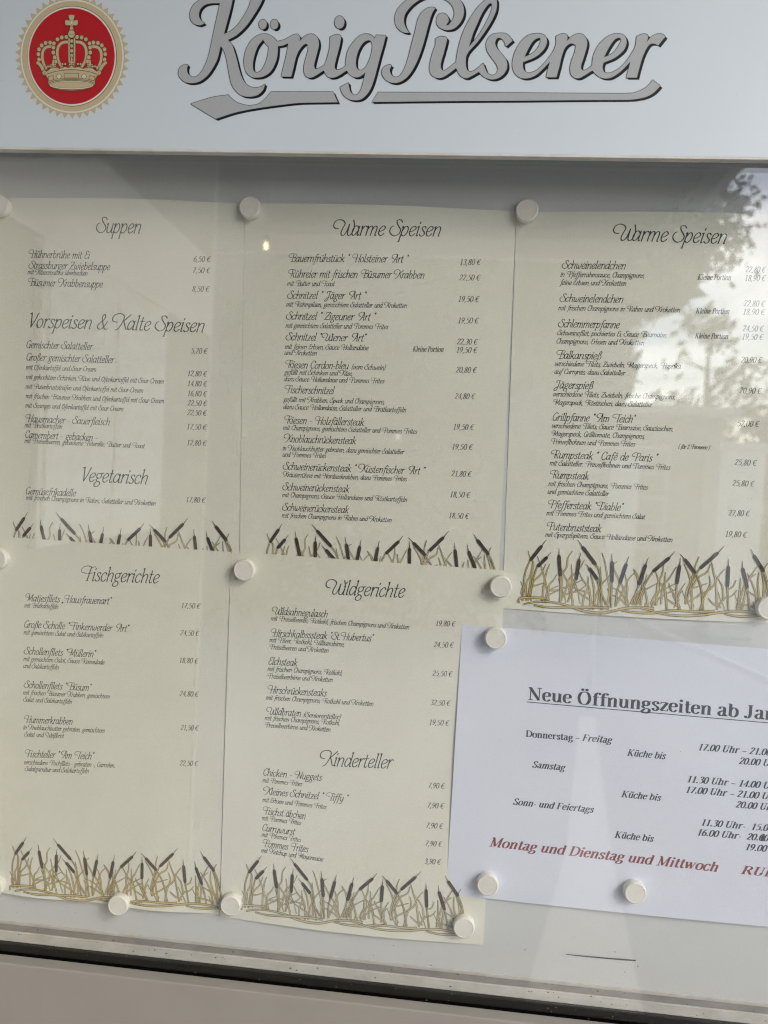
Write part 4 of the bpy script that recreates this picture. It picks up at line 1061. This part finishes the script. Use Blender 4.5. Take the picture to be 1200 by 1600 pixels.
tree('conifer_tree', 7.2, -14.5, 3.9, 1.6, .6, 5000, M_leaf2, 'low dark conifer behind the viewer, right of the flat-roofed garage', 9)
# flat-roofed garage
g = empty('garage', (3.2, -13.5, 0)); tag(g, 'flat-roofed rendered garage with white fascia standing behind the viewer', 'garage')
box('wall', .6, 4.9, -17, -13, 0, 2.85, M_hw, g, mm=False); box('roof', .4, 5.1, -17.2, -12.8, 2.86, 3.02, M_fascia, g, mm=False)
dr = box('garage_door', 1.4, 4.0, -12.99, -12.95, .05, 2.3, M_fascia, g, mm=False)
for k in range(5): box('door_panel', 1.45, 3.95, -12.94, -12.92, .1+k*.44, .48+k*.44, M_hw, dr, mm=False)
# house on the left
hs = empty('rendered_house', (-7, -10, 0)); tag(hs, 'two-storey rendered house with white eaves behind the viewer to the left', 'house')
box('wall', -12, -2.2, -14, -6.2, 0, 5.2, M_hw, hs, mm=False)
box('fascia', -12.3, -1.9, -5.72, -5.66, 5.0, 5.25, M_fascia, hs, mm=False); box('soffit', -12.3, -1.9, -6.2, -5.73, 5.21, 5.26, M_fascia, hs, mm=False)
mesh_ob('roof', [(-12.3, -5.7, 5.3), (-1.9, -5.7, 5.3), (-1.9, -10.1, 8), (-12.3, -10.1, 8), (-12.3, -14.5, 5.3), (-1.9, -14.5, 5.3)], [(0, 1, 2, 3), (3, 2, 5, 4), (0, 3, 4), (1, 5, 2)], M_roof, hs)
for x0, z0 in ((-3.9, 2.15), (-6.9, 2.15), (-9.5, 2.15)):
    wn = box('window', x0, x0+1.3, -6.19, -6.12, z0, z0+1.4, M_fascia, hs, mm=False)
    box('pane', x0+.08, x0+1.22, -6.11, -6.10, z0+.08, z0+1.32, M_curtain, wn, mm=False)
hd = random.Random(8); vs, fs = [], []
for k in range(9000):
    c = Vector((hd.uniform(-2.0, 1.2), -7.2+hd.gauss(0, .28), hd.random()**.7*1.9)); p = Vector((hd.gauss(0, 1), hd.gauss(0, 1), hd.gauss(0, 1))).normalized(); q = p.orthogonal().normalized()
    b = len(vs); s_ = .06*hd.uniform(.7, 1.4)
    for u, v in ((-1, 0), (0, -.5), (1, 0), (0, .5)): vs.append(tuple(c+p*u*s_+q*v*s_))
    fs.append((b, b+1, b+2, b+3))
he = mesh_ob('hedge', vs, fs, M_leaf2); tag(he, 'clipped dark hedge behind the viewer between house and garage', 'hedge')

# canopy roof over the entrance, the lamp hanging from its edge and an added rail for a mirrored streak
cn = empty('entrance_canopy', (-2.4, 0, 2.9)); tag(cn, 'flat boarded canopy roof fixed to the house wall above the menu case', 'canopy')
M_board2 = mat('brown_soffit_board', (0.17, 0.135, 0.10), 0.7, noise=(3, 0.5, (0.11, 0.085, 0.06)))
box('roof_slab', -6.0, 1.25, -4.0, .06, 2.99, 3.1, M_roof, cn, mm=False); box('edge_board', -6.0, 1.25, -4.05, -4.002, 2.84, 3.12, M_fascia, cn, mm=False)
box('edge_board', 1.252, 1.30, -4.05, .06, 2.84, 3.12, M_fascia, cn, mm=False)
for k in range(20):
    y0 = -3.99+k*.202; box('soffit_board', -6.0, 1.24, y0, y0+.192, 2.955, 2.985, M_board2, cn, mm=False)
for x in (-5.8, 1.1)[:1]: box('post', x, x+.12, -3.95, -3.83, 0, 2.95, M_fascia, cn, mm=False)
M_bulb = bpy.data.materials.new('lit_bulb'); M_bulb.use_nodes = True; bb = M_bulb.node_tree.nodes['Principled BSDF']
bb.inputs['Emission Color'].default_value = (1.0, 0.72, 0.42, 1); bb.inputs['Emission Strength'].default_value = 4
lx, lz = at(415, 384, 3300); lp = empty('pendant_lamp', (lx/1000, -3.376, lz/1000+HZ)); tag(lp, 'small lit pendant lamp hanging under the entrance canopy', 'lamp')
def lathe(name, prof, mt, parent, loc, n=20):
    vs, fs = [], []
    for r_, z in prof:
        for k in range(n): vs.append((loc[0]+r_*math.cos(2*math.pi*k/n), loc[1]+r_*math.sin(2*math.pi*k/n), loc[2]+z))
    for i in range(len(prof)-1):
        for k in range(n): fs.append((i*n+k, i*n+(k+1) % n, (i+1)*n+(k+1) % n, (i+1)*n+k))
    return mesh_ob(name, vs, fs, mt, parent, True)
lathe('bulb', [(.001, -.02), (.008, -.016), (.012, -.004), (.011, .01), (.006, .022), (.001, .026)], M_bulb, lp, tuple(lp.location))
lathe('cord', [(.004, .05), (.004, 2.955-lp.location[2])], M_rubber, lp, tuple(lp.location), 8)
lathe('socket', [(.012, .02), (.014, .04), (.012, .06), (.004, .065)], M_rubber, lp, tuple(lp.location))

# climbing plant hanging over the corner of the canopy
cp = random.Random(21); vs, fs = [], []
for k in range(22):
    px, py = cp.choice([(1120, 290), (1105, 330), (1090, 260), (1075, 360), (1060, 300), (1130, 350), (1040, 380), (1020, 350), (1110, 380), (1150, 300)])
    px += cp.gauss(0, 16); py += cp.gauss(0, 20); D = cp.uniform(3.0, 3.7); X, Z = at(px, py, D*1000); c0 = Vector((X/1000, -D-.076, Z/1000+HZ))
    for q in range(60):
        c = c0+Vector((cp.gauss(0, .07), cp.gauss(0, .07), cp.gauss(0, .07))); p = Vector((cp.gauss(0, 1), cp.gauss(0, 1), cp.gauss(0, 1))).normalized(); o_ = p.orthogonal().normalized()
        s_ = .022*cp.uniform(.6, 1.3); b = len(vs)
        for u, v in ((-1, 0), (0, -.55), (1, 0), (0, .55)): vs.append(tuple(c+p*u*s_+o_*v*s_))
        fs.append((b, b+1, b+2, b+3))
vn = empty('climbing_plant', (1.28, -3.6, 2.9)); tag(vn, 'leafy climbing plant spilling over the right corner of the canopy', 'plant')
mesh_ob('foliage', vs, fs, M_leaf, vn)
vs, fs = [], []
for k in range(10):
    a = Vector((1.29, -3.9+k*.1, 3.05)); b_ = a+Vector((cp.uniform(.0, .35), cp.uniform(-.1, .1), -.1-cp.uniform(0, .3)))
    n = len(vs)
    for c in (a, b_):
        for d in ((-.006, 0), (.004, .006), (.004, -.006)): vs.append((c.x+d[0], c.y+d[1], c.z))
    for i in range(3): fs.append((n+i, n+(i+1) % 3, n+3+(i+1) % 3, n+3+i))
mesh_ob('stem', vs, fs, M_bark, vn)

# white rail added behind the viewer so its reflection draws the notice's pale streak
hr = []
for (px, py, D) in ((930, 943, 4.6), (1240, 1081, 3.6)):
    X, Z = at(px, py, D*1000); hr.append(Vector((X/1000, -D-.076, Z/1000+HZ)))
rl = empty('added_rail', (hr[0].x, hr[0].y, 0)); tag(rl, 'added white sloping tube behind the viewer, mirrored as the pale streak on the notice', 'reflection prop')
def tube(name, a, b_, r_, mt, parent, n=12):
    d = (b_-a).normalized(); p = d.orthogonal().normalized(); q = d.cross(p); vs = []
    for c in (a, b_):
        for k in range(n): vs.append(tuple(c+(p*math.cos(2*math.pi*k/n)+q*math.sin(2*math.pi*k/n))*r_))
    return mesh_ob(name, vs, [(k, (k+1) % n, n+(k+1) % n, n+k) for k in range(n)]+[tuple(range(n-1, -1, -1)), tuple(range(n, 2*n))], mt, parent, True)
M_rail = mat('added_white_paint', (0.8, 0.8, 0.8), 0.3)
tube('rail', hr[0], hr[1], .021, M_rail, rl)
for q in (hr[0], hr[1]): tube('post', Vector((q.x, q.y, max(-.0, .0))), q+Vector((0, 0, -.005)), .018, M_rail, rl)

# side wall of the entrance with a pale lintel board and a frosted window
sw = empty('porch_side_wall', (-0.8, -1.1, 0)); tag(sw, 'rendered side wall of the porch left of the case, pale lintel board over a frosted window', 'wall')
M_sw = mat('warm_render', (0.30, 0.27, 0.22), 0.9, noise=(2.5, 0.5, (0.15, 0.13, 0.105)), bump=(80, 0.4))
M_lint = mat('pale_lintel', (0.78, 0.77, 0.70), 0.6, noise=(5, 0.5, (0.6, 0.58, 0.52)))
M_frost = mat('frosted_pane', (0.80, 0.84, 0.80), 0.5, noise=(26, 0.8, (0.5, 0.54, 0.5)))
box('wall', -.90, -.75, -2.2, .058, 0, 2.95, M_sw, sw, mm=False)
box('lintel', -.748, -.735, -2.19, .055, 1.98, 2.25, M_lint, sw, mm=False)
pw = box('window', -.748, -.73, -1.75, -1.05, 1.3, 1.975, M_lint, sw, mm=False)
for k in range(2): box('pane', -.729, -.724, -1.72+k*.34, -1.41+k*.34, 1.34, 1.94, M_frost, pw, mm=False)
box('corner_trim', -.91, -.742, -2.215, -2.201, 0, 2.94, M_lint, sw, mm=False)

# pale concrete path, and two white posts added to mirror pale upright bands
def G(px, py, z=.004):
    lo, hi = .2, 60
    for _ in range(50):
        md = (lo+hi)/2; X, Z = at(px, py, md*1000)
        if Z/1000+HZ > z: lo = md
        else: hi = md
    return (X/1000, -md-.076, z)
M_path = mat('pale_concrete', (0.72, 0.71, 0.69), 0.8, noise=(3, 0.4, (0.6, 0.59, 0.57)))
sheet('path', [G(810, 1600), G(1010, 1600), G(955, 1330), G(930, 1120), G(905, 1120), G(885, 1330)], M_path)
def added_post(px0, px1, pyt, D, lab):
    X0, Zt = at(px0, pyt, D*1000); X1, _ = at(px1, pyt, D*1000); w_ = (X1-X0)/1000
    g_ = empty('added_post', ((X0+X1)/2000, -D-.076-w_/2, 0)); tag(g_, lab, 'added_post', 'white posts added for their reflections'); h_ = Zt/1000+HZ
    box('shaft', X0/1000, X1/1000, -D-.076-w_, -D-.076, 0, h_-.09, M_rail, g_, .01, mm=False); box('cap', X0/1000-.03, X1/1000+.03, -D-.106-w_, -D-.046, h_-.088, h_, M_path, g_, .01, mm=False)
added_post(955, 1002, 715, 7.0, 'added white post nearer the canopy, mirrored as a pale band over the right-hand menu sheet')
added_post(1128, 1200, 690, 7.4, 'added white post farther right, mirrored as a pale band at the edge of the glass')
# dust on the glass
I = Ink(lambda X, Z: -36.0, .06)
for k in range(170):
    X = rs.uniform(-190, 430); Z = rs.uniform(-585, 20); s_ = .12+.5*rs.random()**4; a0 = rs.uniform(0, 6)
    I.add([(X+s_*math.cos(a0+i*1.257)*rs.uniform(.5, 1.1), Z+s_*math.sin(a0+i*1.257)*rs.uniform(.5, 1.1)) for i in range(5)], [(0, 1, 2, 3, 4)])
dg = I.build('glass_dust', case, mat('pale_dust', (0.55, 0.53, 0.48), 0.9)); dg['kind'] = 'stuff'
